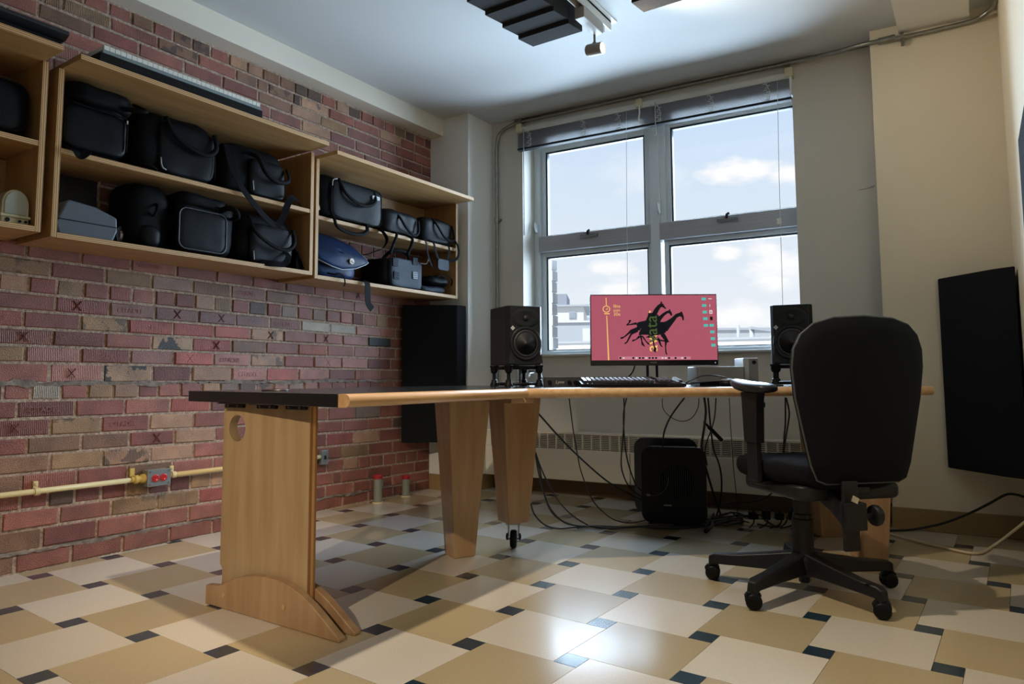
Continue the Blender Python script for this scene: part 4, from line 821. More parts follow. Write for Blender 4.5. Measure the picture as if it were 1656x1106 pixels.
strap(t, [(.20, 2.86, 1.50), (.26, 2.90, 1.49), (.31, 2.95, 1.515), (.33, 2.99, 1.54), (.335, 3.014, 1.593), (.325, 2.98, 1.64), (.29, 2.965, 1.655)], w=.040, name='shoulder_strap')
strap(t, [(.24, 2.855, 1.335), (.29, 2.865, 1.332), (.322, 2.867, 1.320), (.330, 2.867, 1.26), (.330, 2.872, 1.20), (.335, 2.90, 1.165)], w=.044, name='hanging_strap')
t = bag('lunch_bag', 'blue grey box bag with square mesh patches in the bottom of the right shelf', 'bag', (.06, 3.045, ZR), (.275, 3.388, 1.505), NYL, k=7, seed=28, amp=.005, taper=.03)
mb = MB(); soft_box(mb, (.255, 3.098, 1.330), (.290, 3.386, 1.508), k=9, n=6, amp=.003, seed=30); mb.build('front_panel', [BLUEG], t, smooth=True)
for yy, zz, m in ((3.135, 1.475, 'd'), (3.145, 1.395, 'd'), (3.315, 1.505, 'd'), (3.315, 1.415, 'l')):
    c = MB().box((.286, yy - .024, zz - .024), (.293, yy + .024, zz + .024)).build('mesh_patch', [BLACKM], t, bevel=.002)
    g = MB(); 
    for q in range(4):
        g.box((.293, yy - .022 + q * .0133, zz - .022), (.2948, yy - .018 + q * .0133, zz + .022)); g.box((.293, yy - .022, zz - .022 + q * .0133), (.2948, yy + .022, zz - .018 + q * .0133))
    g.build('mesh_grid', [PIPING if m == 'l' else BLUEG], c)
handle(t, [(.20, 3.12, 1.505), (.24, 3.15, 1.55), (.26, 3.22, 1.56), (.26, 3.28, 1.545), (.24, 3.31, 1.505)], r=.010)
MB().tube(bez([(.29, 3.36, 1.50), (.31, 3.40, 1.50), (.31, 3.42, 1.53), (.30, 3.425, 1.56)]), .003, 6).build('cord_pull', [PIPING], t, smooth=True)
t = bag('soft_pouch', 'collapsed dark blue pouch in the bottom right corner of the right shelf', 'pouch', (.06, 3.40, ZR), (.270, 3.700, 1.385), BLUEG, k=3, seed=32, amp=.014)
mb = MB(); soft_box(mb, (.08, 3.47, 1.375), (.285, 3.705, 1.452), k=2.8, n=7, amp=.014, seed=34, lean=.02); mb.build('top_fold', [NYL2], t, smooth=True)
zipper(t, [(.285, 3.52, 1.43), (.292, 3.60, 1.45), (.288, 3.69, 1.435), (.275, 3.70, 1.39)], m=WEB, r=.004)
# ------------------------------------------------------------------ desk
MAPLE = wood('maple_panel', lin(172, 146, 110), lin(158, 130, 94), 2, rough=.38)
MAPLE_H = wood('maple_edge', lin(198, 162, 118), lin(182, 142, 98), 1, rough=.3, scale=5)
MAPLE_D = wood('maple_leg', lin(172, 140, 104), lin(156, 122, 88), 2, rough=.35)
PLY_X = ply('panel_edge', 0, lin(196, 146, 88), lin(150, 106, 62), .03)
PLY_YP = ply('panel_edge_y', 1, lin(196, 146, 88), lin(140, 98, 58), .021)
LAM = mat('black_laminate', (.008, .010, .011, 1), rough=.2, bump=.05, bscale=500)
ZT, ZB = .728, .690
pN, pL, pJ, pK, pE, pEb = V((1.754, 1.373)), V((.806, 1.495)), V((1.735, 2.345)), V((.85, 2.95)), V((3.060, 3.420)), V((2.525, 4.055))
def v3(p, z): return V((p[0], p[1], z))
def bull(mb, a, b, out, ext=.0):
    """half round wooden nosing from a to b"""
    d = (b - a).normalized(); r = (ZT - ZB) / 2; zc = (ZT + ZB) / 2; sec = [(-r, -.026), (-r, 0)] + [(-r * math.cos(q * math.pi / 8), .020 * math.sin(q * math.pi / 8)) for q in range(1, 8)] + [(r, 0), (r, -.026)]
    t = V((d.x, d.y, 0)); o = V((out.x, out.y, 0))
    vs = []
    for p in (a - d * ext, b + d * ext):
        for u, w in sec: vs.append(v3(p, zc) + o * w + V((0, 0, u)))
    n = len(sec); fs = [(k, (k + 1) % n, n + (k + 1) % n, n + k) for k in range(n)] + [tuple(range(n))[::-1], tuple(range(n, 2 * n))]
    return mb.add(vs, fs)
def perp(a, b, c):
    d = (b - a).normalized(); o = V((d.y, -d.x))
    return o if (c - a).dot(o) < 0 else -o
RT = thing('desk_return', 'wooden desk wing with a black top on a plywood end panel and one tapered leg', 'desk', (1.3, 1.9, 0))
oN = perp(pN, pJ, pL)
ins = lambda p, o, k=.0: p - o * k
MB().prism([tuple(pN - oN * .026), tuple(pJ - oN * .026), tuple(pK), tuple(pL)], 2, ZB, ZT).build('desktop', [LAM], RT, bevel=.002)
e_end = (pN - pL).normalized()
bull(MB(), pN + (pJ - pN).normalized() * .004, pJ - (pJ - pN).normalized() * .0015, oN).build('bullnose', [MAPLE_H], RT, autosmooth=.6)
# end panel: round hole near the top left, notch at the foot
def holed_panel(x0, x1, z0, z1, hx, hz, r, y0, y1):
    from mathutils.geometry import tessellate_polygon
    n = 32; c = [(hx + r * math.cos(2 * math.pi * k / n), hz + r * math.sin(2 * math.pi * k / n)) for k in range(n)][::-1]
    ol = [(x0, z0 + .09), (x0 + .014, z0 + .075), (x0 + .014, z0), (x1, z0), (x1, z1), (x0, z1)]; m = len(ol); al = ol + c; tot = len(al)
    tri = tessellate_polygon([[V((p[0], p[1], 0)) for p in ol], [V((p[0], p[1], 0)) for p in c]])
    vs = [(p[0], y0, p[1]) for p in al] + [(p[0], y1, p[1]) for p in al]; fs = []
    for t in tri:
        p, q, w = (al[k] for k in t)
        if (q[0] - p[0]) * (w[1] - p[1]) - (q[1] - p[1]) * (w[0] - p[0]) < 0: t = t[::-1]
        fs += [tuple(t), tuple(k + tot for k in t[::-1])]
    for st, ln in ((0, m), (m, n)):
        for k in range(ln):
            a, b = st + k, st + (k + 1) % ln; fs.append((b, a, a + tot, b + tot))
    return vs, fs
vs, fs = holed_panel(1.006, 1.456, .045, .688, 1.083, .601, .0455, 1.509, 1.541)
mb = MB().add(vs, fs); o = mb.build('end_panel', [MAPLE, PLY_YP], RT, autosmooth=.5)
for p in o.data.polygons:
    if abs(p.normal.y) < .3 and p.center.x + RT.location.x > 1.45: p.material_index = 1
for y0, y1 in ((1.480, 1.508), (1.542, 1.570)):
    pr = [(.970, 0), (1.634, 0), (1.632, .012), (1.598, .032), (1.558, .058), (1.515, .084), (1.465, .108), (1.415, .125), (1.355, .135), (1.29, .137), (1.22, .131), (1.155, .117), (1.10, .097), (1.07, .082), (1.04, .071), (.970, .064)]
    f = MB().prism(pr, 1, y0, y1).build('foot', [MAPLE_D], RT, bevel=.004)
    if y0 < 1.5:
        for xx, zz in ((1.075, .046), (1.385, .060)): MB().cyl((xx, y0 - .003, zz), (xx, y0 + .004, zz), .008, n=14).build('dowel', [MAPLE_H], f, bevel=.001)
for x0 in (1.035, 1.208, 1.355):
    h = MB().box((x0, 1.492, .672), (x0 + .092, 1.5085, .6895)).box((x0, 1.46, .686), (x0 + .092, 1.505, .6898)).build('hinge', [DARKM], RT, bevel=.002)
    for dx in (.018, .07): MB().cyl((x0 + dx, 1.490, .679), (x0 + dx, 1.493, .679), .004, n=10).build('screw', [STEEL], h)
def tapered_leg(t, c, top, bot, zt, zb, ang, lean=(0, 0), name='leg', m=None):
    F = fr((c[0], c[1], 0), ang); vs = []
    for (w, d), z, o in ((bot, zb, (0, 0)), (top, zt, lean)):
        for sx, sy in ((-1, -1), (1, -1), (1, 1), (-1, 1)): vs.append((sx * w / 2 + o[0], sy * d / 2 + o[1], z))
    fs = [(0, 3, 2, 1), (4, 5, 6, 7), (0, 1, 5, 4), (1, 2, 6, 5), (2, 3, 7, 6), (3, 0, 4, 7)]
    return MB(F).add(vs, fs).build(name, [m or MAPLE_D], t, bevel=.004)
LA = math.radians(-28)
tapered_leg(RT, (1.303, 2.480), (.165, .200), (.105, .100), .690, 0, LA, (.02, .0))
DK = thing('desk', 'main wooden desk with black top and rounded front edge carrying the monitor and speakers', 'desk', (2.2, 3.1, 0))
oE = perp(pJ, pE, pEb)
MB().prism([tuple(pJ - oE * .026), tuple(pE - oE * .026), tuple(pEb), (1.25, 3.20), tuple(pK)], 2, ZB, ZT).build('desktop', [LAM], DK, bevel=.002)
bull(MB(), pJ + (pE - pJ).normalized() * .0015, pE, oE).build('bullnose', [MAPLE_H], DK, autosmooth=.6)
_c = (pK - pJ); MB(fr((pJ.x, pJ.y, 0), math.atan2(_c.y, _c.x))).box((.03, -.05, .668), (_c.length - .03, .05, .690)).build('seam_light_block', [MAPLE_D], DK, bevel=.002)  # board added under the seam to stop lamp light leaking through
l2 = tapered_leg(DK, (1.430, 2.712), (.165, .195), (.105, .105), .690, .118, LA, (.01, .0))
ang_e = math.atan2((pE - pJ).y, (pE - pJ).x)
MB(fr((1.52, 2.66, 0), ang_e)).box((-.13, -.11, .680), (.13, .10, .690)).build('joint_plate', [MAPLE_D], DK, bevel=.002)
cs = MB(fr((1.430, 2.712, 0), .5)).box((-.032, -.032, .108), (.032, .032, .1185)).box((-.026, -.004, .05), (-.020, .022, .108)).box((.020, -.004, .05), (.026, .022, .108)).cyl((-.028, .0, .041), (.028, .0, .041), .006, n=10).build('caster', [STEEL], DK, bevel=.001)
MB(fr((1.430, 2.712, 0), .5)).lathe([(.02, -.015), (.036, -.014), (.040, -.008), (.040, .008), (.036, .014), (.02, .015)], (1, 0, 0), (0, 0, .0405), 24).build('wheel', [BLACKM], cs, autosmooth=.6)
for dz in (.034, -.034): MB(fr((1.430, 2.712, 0), .5)).lathe([(.016, 0), (.016, .006), (.006, .009)], (1 if dz > 0 else -1, 0, 0), (.026 if dz > 0 else -.026, 0, .05), 14).build('hub_cap', [BLACKM], cs)
tapered_leg(DK, (2.800, 3.392), (.190, .170), (.112, .105), .690, 0, math.radians(38))
tapered_leg(DK, (2.575, 3.745), (.190, .170), (.112, .105), .690, 0, math.radians(38))

t = thing('grommet_cap', 'small dark round cap lying on the black desk wing near its end', 'cap', (1.14, 1.62, ZT)); MB().lathe([(.046, 0), (.048, .002), (.046, .005), (.030, .006), (0, .006)], (0, 0, 1), (1.14, 1.62, ZT + .0003), 28).build('rim', [mat('cap_brown', lin(52, 36, 34), rough=.4)], t, autosmooth=.5); MB().cyl((1.14, 1.62, ZT + .006), (1.14, 1.62, ZT + .0075), .012, n=14).build('centre_dot', [BLACKM], t)

# ------------------------------------------------------------------ studio monitors on their stands
SPK = mat('speaker_black', (.009, .010, .012, 1), rough=.4, spec=.3)
CONE = mat('speaker_cone', (.008, .008, .009, 1), rough=.55)
RUBB = mat('speaker_surround', (.020, .020, .022, 1), rough=.5)
def speaker(label, x, y, ang):
    t = thing('speaker', label, 'speaker', (x, y, .828), None); F = fr((x, y, .828), ang)
    w, h, d = .091, .272, .21   # half width, height, depth; front at local y = 0, facing -y
    pr = [(-w, d), (w, d), (w, .022), (w - .016, 0), (-w + .016, 0), (-w, .022)]
    MB(F).prism(pr, 2, 0, h).build('cabinet', [SPK], t, bevel=.004)
    MB(F).lathe([(.0605, 0), (.066, .004), (.0765, .006), (.079, .003), (.080, -.002)], (0, -1, 0), (0, 0, .098), 40).build('woofer_ring', [SPK], t, smooth=True)
    MB(F).lathe([(.064, .001), (.061, .006), (.055, .007), (.050, .002)], (0, -1, 0), (0, 0, .098), 40).build('surround', [RUBB], t, smooth=True)
    c = MB(F).lathe([(.052, .002), (.036, -.004), (.024, -.007), (.022, -.006), (.012, -.002), (0, 0)], (0, -1, 0), (0, -.006, .098), 40).build('woofer_cone', [CONE], t, smooth=True)
    # elliptical waveguide around the tweeter, built as a shallow lipped dish
    vs = []; fs = []; n = 40; rings = [(1.0, .0005), (.86, .0035), (.6, .0018), (.34, .0004), (.24, .0004)]
    for s_, dd in rings:
        for k in range(n):
            a = 2 * math.pi * k / n; vs.append((.070 * s_ * math.cos(a), -dd, .215 + .044 * s_ * math.sin(a)))
    for r in range(len(rings) - 1):
        for k in range(n): fs.append((r * n + k, r * n + (k + 1) % n, (r + 1) * n + (k + 1) % n, (r + 1) * n + k))
    fs.append(tuple(range((len(rings) - 1) * n, len(rings) * n)))
    MB(F).add(vs, fs).build('waveguide', [SPK], t, smooth=True)
    MB(F).lathe([(.014, 0), (.014, .004), (.011, .008), (.006, .011), (0, .012)], (0, -1, 0), (0, 0, .215), 20).build('tweeter', [CONE], t, smooth=True)
    for sx in (-1, 1): MB(F).prism([(sx * .086, .006), (sx * .050, .006), (sx * .066, .030), (sx * .080, .050)], 1, -.0015, .002).build('port', [CONE], t)
    lg = MB(F).add([(-.066 + .011 * a, -.0012, .168 + .011 * b) for a, b in ((0, -1), (1, 0), (0, 1), (-1, 0))], [(0, 1, 2, 3)]).build('badge', [mat('logo_silver', lin(206, 206, 204), rough=.35)], t)
    for q in (-1, 1): MB(F).add([(-.066 + .0035 * q - .0016, -.0016, .162), (-.066 + .0035 * q + .0016, -.0016, .162), (-.066 + .0035 * q + .0016, -.0016, .174), (-.066 + .0035 * q - .0016, -.0016, .174)], [(0, 1, 2, 3)]).build('badge_bar', [mat('logo_grey', lin(150, 150, 150), rough=.4)], lg)
    # isolation stand
    s = thing('speaker_stand', label.replace('studio speaker', 'isolation stand under the speaker'), 'stand', (x, y, .7285), None); F = fr((x, y, .7285), ang)
    hw, dd = .078, .17
    for z0, nm in ((.079, 'top_frame'), (.004, 'base_frame')):
        mb = MB(F); r = .008 if z0 > .05 else .007
        mb.tube([(-hw, .02, z0 + .008), (hw, .02, z0 + .008)], r, 8).tube([(-hw, .02 + dd, z0 + .008), (hw, .02 + dd, z0 + .008)], r, 8)
        mb.tube([(-hw, .02, z0 + .008), (-hw, .02 + dd, z0 + .008)], r, 8).tube([(hw, .02, z0 + .008), (hw, .02 + dd, z0 + .008)], r, 8)
        mb.build(nm, [BLACKM], s, smooth=True)
    for sx in (-hw, hw):
        for yy in (.02, .02 + dd):
            MB(F).lathe([(.020, 0), (.020, .010), (.015, .020), (.014, .030), (.0085, .034), (.0085, .060), (.014, .064), (.018, .074), (.018, .088), (.021, .092), (.021, .098)], (0, 0, 1), (sx, yy, 0), 16).build('post', [BLACKM], s, autosmooth=.7)
    return t
speaker('black studio speaker, angled inward, left of the monitor', 1.503, 2.712, math.radians(33.7 + 24))
speaker('black studio speaker right of the monitor, partly behind the office chair', 2.522, 3.380, math.radians(10))

# ------------------------------------------------------------------ monitor
MO = thing('monitor', 'black flat monitor with a red picture of three giraffes', 'monitor', (1.95, 3.12, ZT)); A = math.radians(33.55)
mo = V((1.958, 3.124, .823)); F = fr(mo, A, 0)
wM, hM = .300, .338
MB(F).rbox((-wM, -.008, 0), (wM, .020, hM), .004, ax=1).box((-.2, .018, .05), (.2, .045, .28)).build('housing', [BLACKG], MO, bevel=.002)
C_PINK = emit('screen_pink', lin(164, 82, 98), 1.0); C_BLK = emit('screen_black', lin(14, 16, 20), 1.0); C_YEL = emit('screen_yellow', lin(232, 184, 104), 1.0)
C_OLV = emit('screen_olive', lin(66, 84, 44), 1.0); C_TEAL = emit('screen_teal', lin(78, 178, 168), 1.0); C_WHT = emit('screen_white', lin(214, 198, 200), 1.0); C_DOCK = emit('screen_dock', lin(186, 120, 132), 1.0)
sx0, sx1, sz0, sz1 = -.296, .296, .026, .333
MB(F).add([(sx0, -.0085, sz0), (sx1, -.0085, sz0), (sx1, -.0085, sz1), (sx0, -.0085, sz1)], [(0, 1, 2, 3)]).build('screen', [C_PINK], MO)
SCR = [c for c in MO.children if c.name.startswith('screen')][0]
def sp(x, y):   # coordinates on the picture: 155..1495 across, 110..830 down
    return sx0 + (x - 158) / (1495 - 158) * (sx1 - sx0), sz1 - (y - 108 - (x - 158) * -.012) / 727 * (sz1 - sz0)
def shape(polys, m, name, d):
    mb = MB(F)
    for p in polys: mb.add([(sp(*q)[0], -.0085 - d, sp(*q)[1]) for q in p], [tuple(range(len(p)))[::-1]])
    o = mb.build(name, [m], SCR)
    bm = bmesh.new(); bm.from_mesh(o.data); bmesh.ops.triangulate(bm, faces=bm.faces[:], ngon_method='EAR_CLIP'); bm.to_mesh(o.data); bm.free(); return o
G = [[(805, 310), (835, 255), (870, 213), (905, 188), (930, 195), (945, 225), (962, 250), (948, 253), (925, 235), (905, 235), (885, 265), (868, 300), (850, 330), (800, 360)],
     [(900, 190), (905, 168), (916, 172), (922, 188)],
     [(770, 300), (820, 300), (860, 310), (880, 330), (885, 400), (930, 400), (960, 470), (950, 520), (880, 545), (800, 560), (760, 545), (700, 545), (665, 555), (665, 520), (690, 480), (650, 470), (640, 430), (655, 405), (740, 385), (760, 340)],
     [(880, 340), (920, 305), (960, 278), (995, 268), (1015, 285), (1025, 320), (1012, 335), (995, 305), (975, 302), (940, 330), (905, 375), (890, 410), (870, 390)], [(990, 270), (992, 255), (1003, 258), (1008, 275)],
     [(900, 410), (960, 390), (1020, 350), (1060, 310), (1110, 292), (1135, 300), (1148, 345), (1145, 382), (1132, 378), (1125, 345), (1105, 335), (1075, 350), (1040, 400), (990, 470), (970, 500), (900, 520), (870, 460)], [(1110, 295), (1115, 280), (1128, 284), (1135, 300)],
     [(655, 455), (690, 490), (620, 510), (570, 530), (520, 570), (490, 590), (465, 595), (470, 575), (505, 565), (545, 525), (575, 490)],
     [(640, 480), (660, 510), (590, 545), (560, 600), (540, 635), (510, 655), (510, 635), (530, 625), (550, 580), (575, 530)],
     [(660, 555), (690, 570), (640, 600), (600, 622), (585, 618), (600, 600), (630, 595)], [(670, 545), (695, 560), (700, 620), (715, 650), (728, 680), (715, 675), (690, 655), (685, 610)],
     [(685, 550), (710, 560), (740, 610), (770, 640), (785, 655), (760, 655), (740, 630), (710, 590)], [(800, 560), (840, 560), (825, 620), (830, 670), (848, 700), (840, 745), (815, 725), (820, 690), (808, 620)],
     [(860, 560), (885, 590), (900, 650), (915, 685), (900, 680), (880, 650), (865, 610)], [(890, 520), (940, 530), (985, 625), (960, 630), (930, 600), (900, 560)],
     [(940, 560), (965, 610), (950, 680), (955, 740), (965, 770), (945, 760), (940, 730), (938, 640)], [(735, 575), (780, 545), (860, 590), (960, 610), (950, 625), (850, 605), (790, 580)],
     [(650, 430), (560, 440), (535, 445), (532, 432), (560, 405), (555, 385), (575, 378), (590, 390), (580, 395), (572, 410), (555, 430), (640, 405)]]
xr = F.to_3x3() @ V((1, 0, 0)); up = V((0, 0, 1))
def stext(body, x, y, size, m, d, rot=False, align='LEFT', name='screen_text', space=1.0):
    p = sp(x, y); q = F @ V((p[0], -.0085 - d, p[1]))
    return text(body, size, q, up if rot else xr, -xr if rot else up, m, name, SCR, depth=0, align=align, space=space)
stext('avatar', 858, 735, .080, C_YEL, .0004, rot=True)
shape(G, C_BLK, 'giraffe_picture', .0008)
stext('vata', 858, 632, .080, C_OLV, .0012, rot=True)
for k, s_ in enumerate(('fête', 'son', '30e')): stext(s_, 396, 244 + 45 * k, .0225, C_YEL, .0006)
shape([[(316, 133), (325, 133), (327, 222), (318, 222)], [(320, 335), (329, 335), (345, 832), (330, 832)], [(298, 306), (356, 306), (356, 318), (298, 318)]], C_YEL, 'screen_line', .0005)
ring = [(322 + 40 * math.cos(k * math.pi / 12), 260 + 40 * math.sin(k * math.pi / 12)) for k in range(24)]; rin = [(322 + 31 * math.cos(k * math.pi / 12), 260 + 31 * math.sin(k * math.pi / 12)) for k in range(24)]
shape([[ring[k], ring[(k + 1) % 24], rin[(k + 1) % 24], rin[k]] for k in range(24)] + [[(308, 276), (336, 242), (332, 270), (322, 264)]], C_YEL, 'screen_emblem', .0006)
def sq(x, y, w, h): return [(x - w, y - h), (x + w, y - h), (x + w, y + h), (x - w, y + h)]
shape([sq(x, y, 23, 15) for x, y in ((1365, 138), (1368, 212), (1372, 286), (1376, 360), (1380, 436), (1442, 434), (1447, 508), (1450, 582), (1455, 656))], C_TEAL, 'screen_icons', .0005)
shape([sq(1437, 284, 16, 20), sq(1432, 136, 18, 4), sq(1428, 212, 3, 14)], C_WHT, 'screen_icons', .0005); shape([sq(1440, 357, 14, 20), sq(1437, 286, 6, 6)], C_BLK, 'screen_icons', .0007)
shape([[(440, 790), (1208, 784), (1210, 814), (442, 822)]], C_DOCK, 'screen_dock', .0004)
shape([sq(462 + 34.5 * k, 806 - k * .25, 11, 10) for k in (0, 4, 6, 7, 9, 10, 11, 15, 17, 20)], C_BLK, 'screen_dock_icons', .0007); shape([sq(497 + 34.5 * k, 806 - k * .25, 9, 8) for k in (0, 4, 7, 12, 13, 18)], C_WHT, 'screen_dock_icons', .0007)
text('PHILIPS', .009, F @ V((-.019, -.0088, .012)), xr, up, mat('brand_grey', lin(130, 130, 134), rough=.4), 'brand_name', MO, depth=.0003)
MB(F).cyl((.285, -.0085, .013), (.285, -.0092, .013), .0022, n=8).build('power_light', [emit('power_led', (.8, .85, .9, 1), .8)], MO)
MB(F).box((-.034, .02, -.070), (-.022, .034, .06)).box((.010, .02, -.070), (.022, .034, .06)).box((-.034, .02, -.070), (.022, .034, -.058)).build('stand_post', [BLACKM], MO, bevel=.002)
MB(F).rbox((-.12, -.05, -.0945), (.12, .10, -.084), .02, ax=2).box((-.03, .01, -.086), (.018, .04, -.055)).build('stand_base', [BLACKM], MO, bevel=.002)

# ------------------------------------------------------------------ small gear on the desk
def gear(name, label, cat, px, py, z=ZT + .0005): return thing(name, label, cat, (px, py, z)), fr((px, py, z), A)
t, F2 = gear('audio_interface', 'black rack mount audio interface with two knobs under the left of the monitor', 'interface', 1.81, 2.83)
MB(F2).box((-.241, -.01, .0), (.241, .10, .043)).build('case', [mat('rack_black', (.02, .02, .021, 1), rough=.45)], t, bevel=.0015)
MB(F2).box((-.241, -.0135, .0), (.241, -.0100, .0435)).build('front_panel', [mat('rack_panel', (.028, .028, .029, 1), rough=.4)], t, bevel=.001)
for xx, r in ((-.218, .009), (-.130, .0085), (-.103, .0085)):
    k = MB(F2).lathe([(r, 0), (r, .006), (r * .8, .008), (0, .008)], (0, -1, 0), (xx, -.0135, .021), 18).build('knob', [BLACKM], t, autosmooth=.6)
text('Lynx', .020, F2 @ V((-.192, -.0140, .015)), xr, (F2.to_3x3() @ V((0, 0, 1))) + xr * .25, mat('legend_white', lin(180, 180, 178), rough=.5), 'logo_letters', t, depth=.0003)
MB(F2).box((-.052, -.0145, .006), (-.004, -.0134, .037)).build('meter_window', [BLACKG], t)
for q in range(3): MB(F2).box((-.048, -.0150, .010 + q * .009), (.004, -.0143, .0135 + q * .009)).build('level_meter', [emit('meter_green', lin(96, 140, 104), .9)], t)
t, F2 = gear('computer_keyboard', 'black computer keyboard in front of the monitor stand', 'keyboard', 1.968, 2.826)
MB(F2).prism([(-.085, 0), (.075, 0), (.075, .030), (-.085, .014)], 0, -.222, .222).build('case', [BLACKM], t, bevel=.003)
KEYB = mat('keycap_black', (.014, .014, .016, 1), rough=.3)
keys = MB(F2)
for r in range(6):
    for c in range(21):
        if c in (15, 19) : continue
        x = -.212 + c * .0203; y = -.066 + r * .0215; z = .016 + (y + .085) * .1
        keys.add([(x, y, z), (x + .0185, y, z), (x + .0185, y + .0195, z + .002), (x, y + .0195, z + .002), (x + .003, y + .002, z + .0105), (x + .0155, y + .002, z + .0105), (x + .0155, y + .016, z + .0125), (x + .003, y + .016, z + .0125)], [(4, 5, 6, 7), (0, 1, 5, 4), (1, 2, 6, 5), (2, 3, 7, 6), (3, 0, 4, 7)])
keys.build('keycaps', [KEYB], t, kind='stuff')
MB(F2).box((.14, -.088, .004), (.22, -.0855, .010)).build('front_lip', [BLACKG], t)
ALU = mat('aluminium_box', lin(128, 128, 126), rough=.38, metal=.55)
t, F2 = gear('mini_computer', 'grey aluminium box with a bright left side right of the monitor stand', 'box', 2.235, 3.235)
MB(F2).rbox((-.112, -.02, .018), (.108, .17, .088), .012, ax=2).build('case', [ALU], t, bevel=.003); MB(F2).box((-.10, -.01, 0), (.10, .16, .018)).build('base', [BLACKM], t)
t, F2 = gear('external_drive', 'upright light grey drive with a black dot right of the aluminium box', 'drive', 2.345, 3.345)
MB(F2).rbox((-.036, 0, 0), (.034, .13, .128), .004, ax=1).build('case', [mat('drive_grey', lin(166, 168, 168), rough=.4, metal=.3)], t, bevel=.002); MB(F2).box((-.010, -.0012, .004), (.032, 0, .124)).build('front_panel', [mat('drive_front', lin(112, 112, 112), rough=.45)], t)
MB(F2).cyl((.014, -.0012, .108), (.014, -.004, .108), .009, n=18).build('button', [BLACKM], t)
t, F2 = gear('trackball', 'black trackball puck with a pale top behind the chair armrest', 'mouse', 2.29, 3.16)
MB(F2).lathe([(.036, 0), (.038, .008), (.036, .018), (.030, .024), (.0, .026)], (0, 0, 1), (0, 0, 0), 24).build('body', [BLACKM], t, smooth=True); MB(F2).lathe([(.031, .0235), (.026, .030), (.014, .033), (0, .034)], (0, 0, 1), (0, 0, 0), 24).build('top_ring', [mat('puck_grey', lin(128, 134, 142), rough=.3)], t, smooth=True)
t, F2 = gear('desk_mat', 'thin dark tray lying on the desk right of the keyboard', 'tray', 2.395, 3.185); MB(F2).rbox((-.10, -.05, 0), (.12, .10, .006), .02, ax=2).build('sheet', [BLACKG], t, bevel=.002); MB(F2).box((-.08, .06, .006), (.08, .07, .009)).build('rib', [BLACKG], t)
t, F2 = gear('plastic_bottle', 'clear plastic water bottle half hidden behind the left speaker', 'bottle', 1.395, 2.785)
CLEAR = bpy.data.materials.new('clear_plastic'); CLEAR.use_nodes = True; _b = CLEAR.node_tree.nodes['Principled BSDF']; _b.inputs['Transmission Weight'].default_value = .9; _b.inputs['Roughness'].default_value = .08; _b.inputs['IOR'].default_value = 1.2; _b.inputs['Base Color'].default_value = (.85, .9, .95, 1)
MB(F2).lathe([(.026, 0), (.031, .01), (.031, .03), (.029, .035), (.031, .04), (.031, .07), (.028, .085), (.014, .105), (.012, .12)], (0, 0, 1), (0, 0, 0), 24).build('body', [CLEAR], t, smooth=True); MB(F2).cyl((0, 0, .118), (0, 0, .132), .014, n=18).build('cap', [mat('cap_blue', lin(180, 196, 210), rough=.4)], t)
t, F2 = gear('glass_jar', 'small clear jar seen through the legs of the left speaker stand', 'jar', 1.462, 2.86)
MB(F2).lathe([(.03, 0), (.034, .006), (.034, .05), (.030, .058), (.030, .066)], (0, 0, 1), (0, 0, 0), 24).build('body', [CLEAR], t, smooth=True); MB(F2).cyl((0, 0, .066), (0, 0, .076), .032, n=20).build('lid', [mat('lid_grey', lin(190, 196, 204), rough=.4)], t, bevel=.002)

# ------------------------------------------------------------------ computer under the desk
PC = thing('computer_tower', 'black computer tower with rounded front panel and round fan vents under the desk', 'computer', (1.88, 3.58, 0))
F3 = fr((1.872, 3.560, 0), math.radians(17))
pcw = .166
MB(F3).rbox((-pcw, 0, .008), (pcw, .028, .402), .050, ax=1, n=8).build('front_panel', [mat('pc_black', (.004, .004, .005, 1), rough=.4, spec=.14)], PC, bevel=.003)
MB(F3).rbox((-pcw - .0015, .001, .0065), (pcw + .0015, .008, .4035), .051, ax=1, n=8).build('front_trim', [mat('pc_trim', (.014, .015, .017, 1), rough=.35, spec=.3)], PC, bevel=.002)
MB(F3).rbox((-pcw - .065, .235, .012), (pcw - .050, .285, .428), .055, ax=1, n=6).build('rear_panel', [BLACKG], PC, bevel=.003)
MB(F3).rbox((-pcw + .010, .028, .04), (pcw - .040, .235, .385), .03, ax=1, n=5).build('body', [mat('pc_side', lin(120, 116, 108), rough=.35, metal=.5)], PC, bevel=.002)
MB(F3).cyl((.018, -.0006, .225), (.018, .002, .225), .084, n=36).build('vent_shade_disc', [mat('vent_dark', (.0015, .0015, .002, 1), rough=.8, spec=.05)], PC)  # flat dark disc behind the bars, recess shade put into its colour
v = MB(F3)
for k in range(15):
    x = -.075 + k * .0108; hh = math.sqrt(max(0, .080 ** 2 - x * x)); 
    if hh > .012: v.box((x + .018 - .0022, -.004, .225 - hh), (x + .018 + .0022, -.0005, .225 + hh))
v.build('fan_vent', [mat('vent_black', (.010, .010, .011, 1), rough=.5, spec=.3)], PC)
MB(F3).box((-.052, -.003, .098), (-.012, -.0005, .104)).build('badge', [mat('pc_badge', lin(120, 122, 124), rough=.3)], PC)
MB(F3).box((-.14, -.006, .145), (-.122, .0, .157)).tube(bez([(-.131, -.004, .151), (-.09, -.012, .152), (-.05, -.012, .175), (-.03, -.010, .21), (-.025, -.006, .25)]), .0014, 5).build('audio_plug', [mat('plug_grey', lin(84, 84, 84), rough=.5)], PC)
for xx in (-.12, .12):
    for yy in (.02, .25): MB(F3).cyl((xx, yy, 0), (xx, yy, .026), .016, n=14).build('foot', [BLACKM], PC)
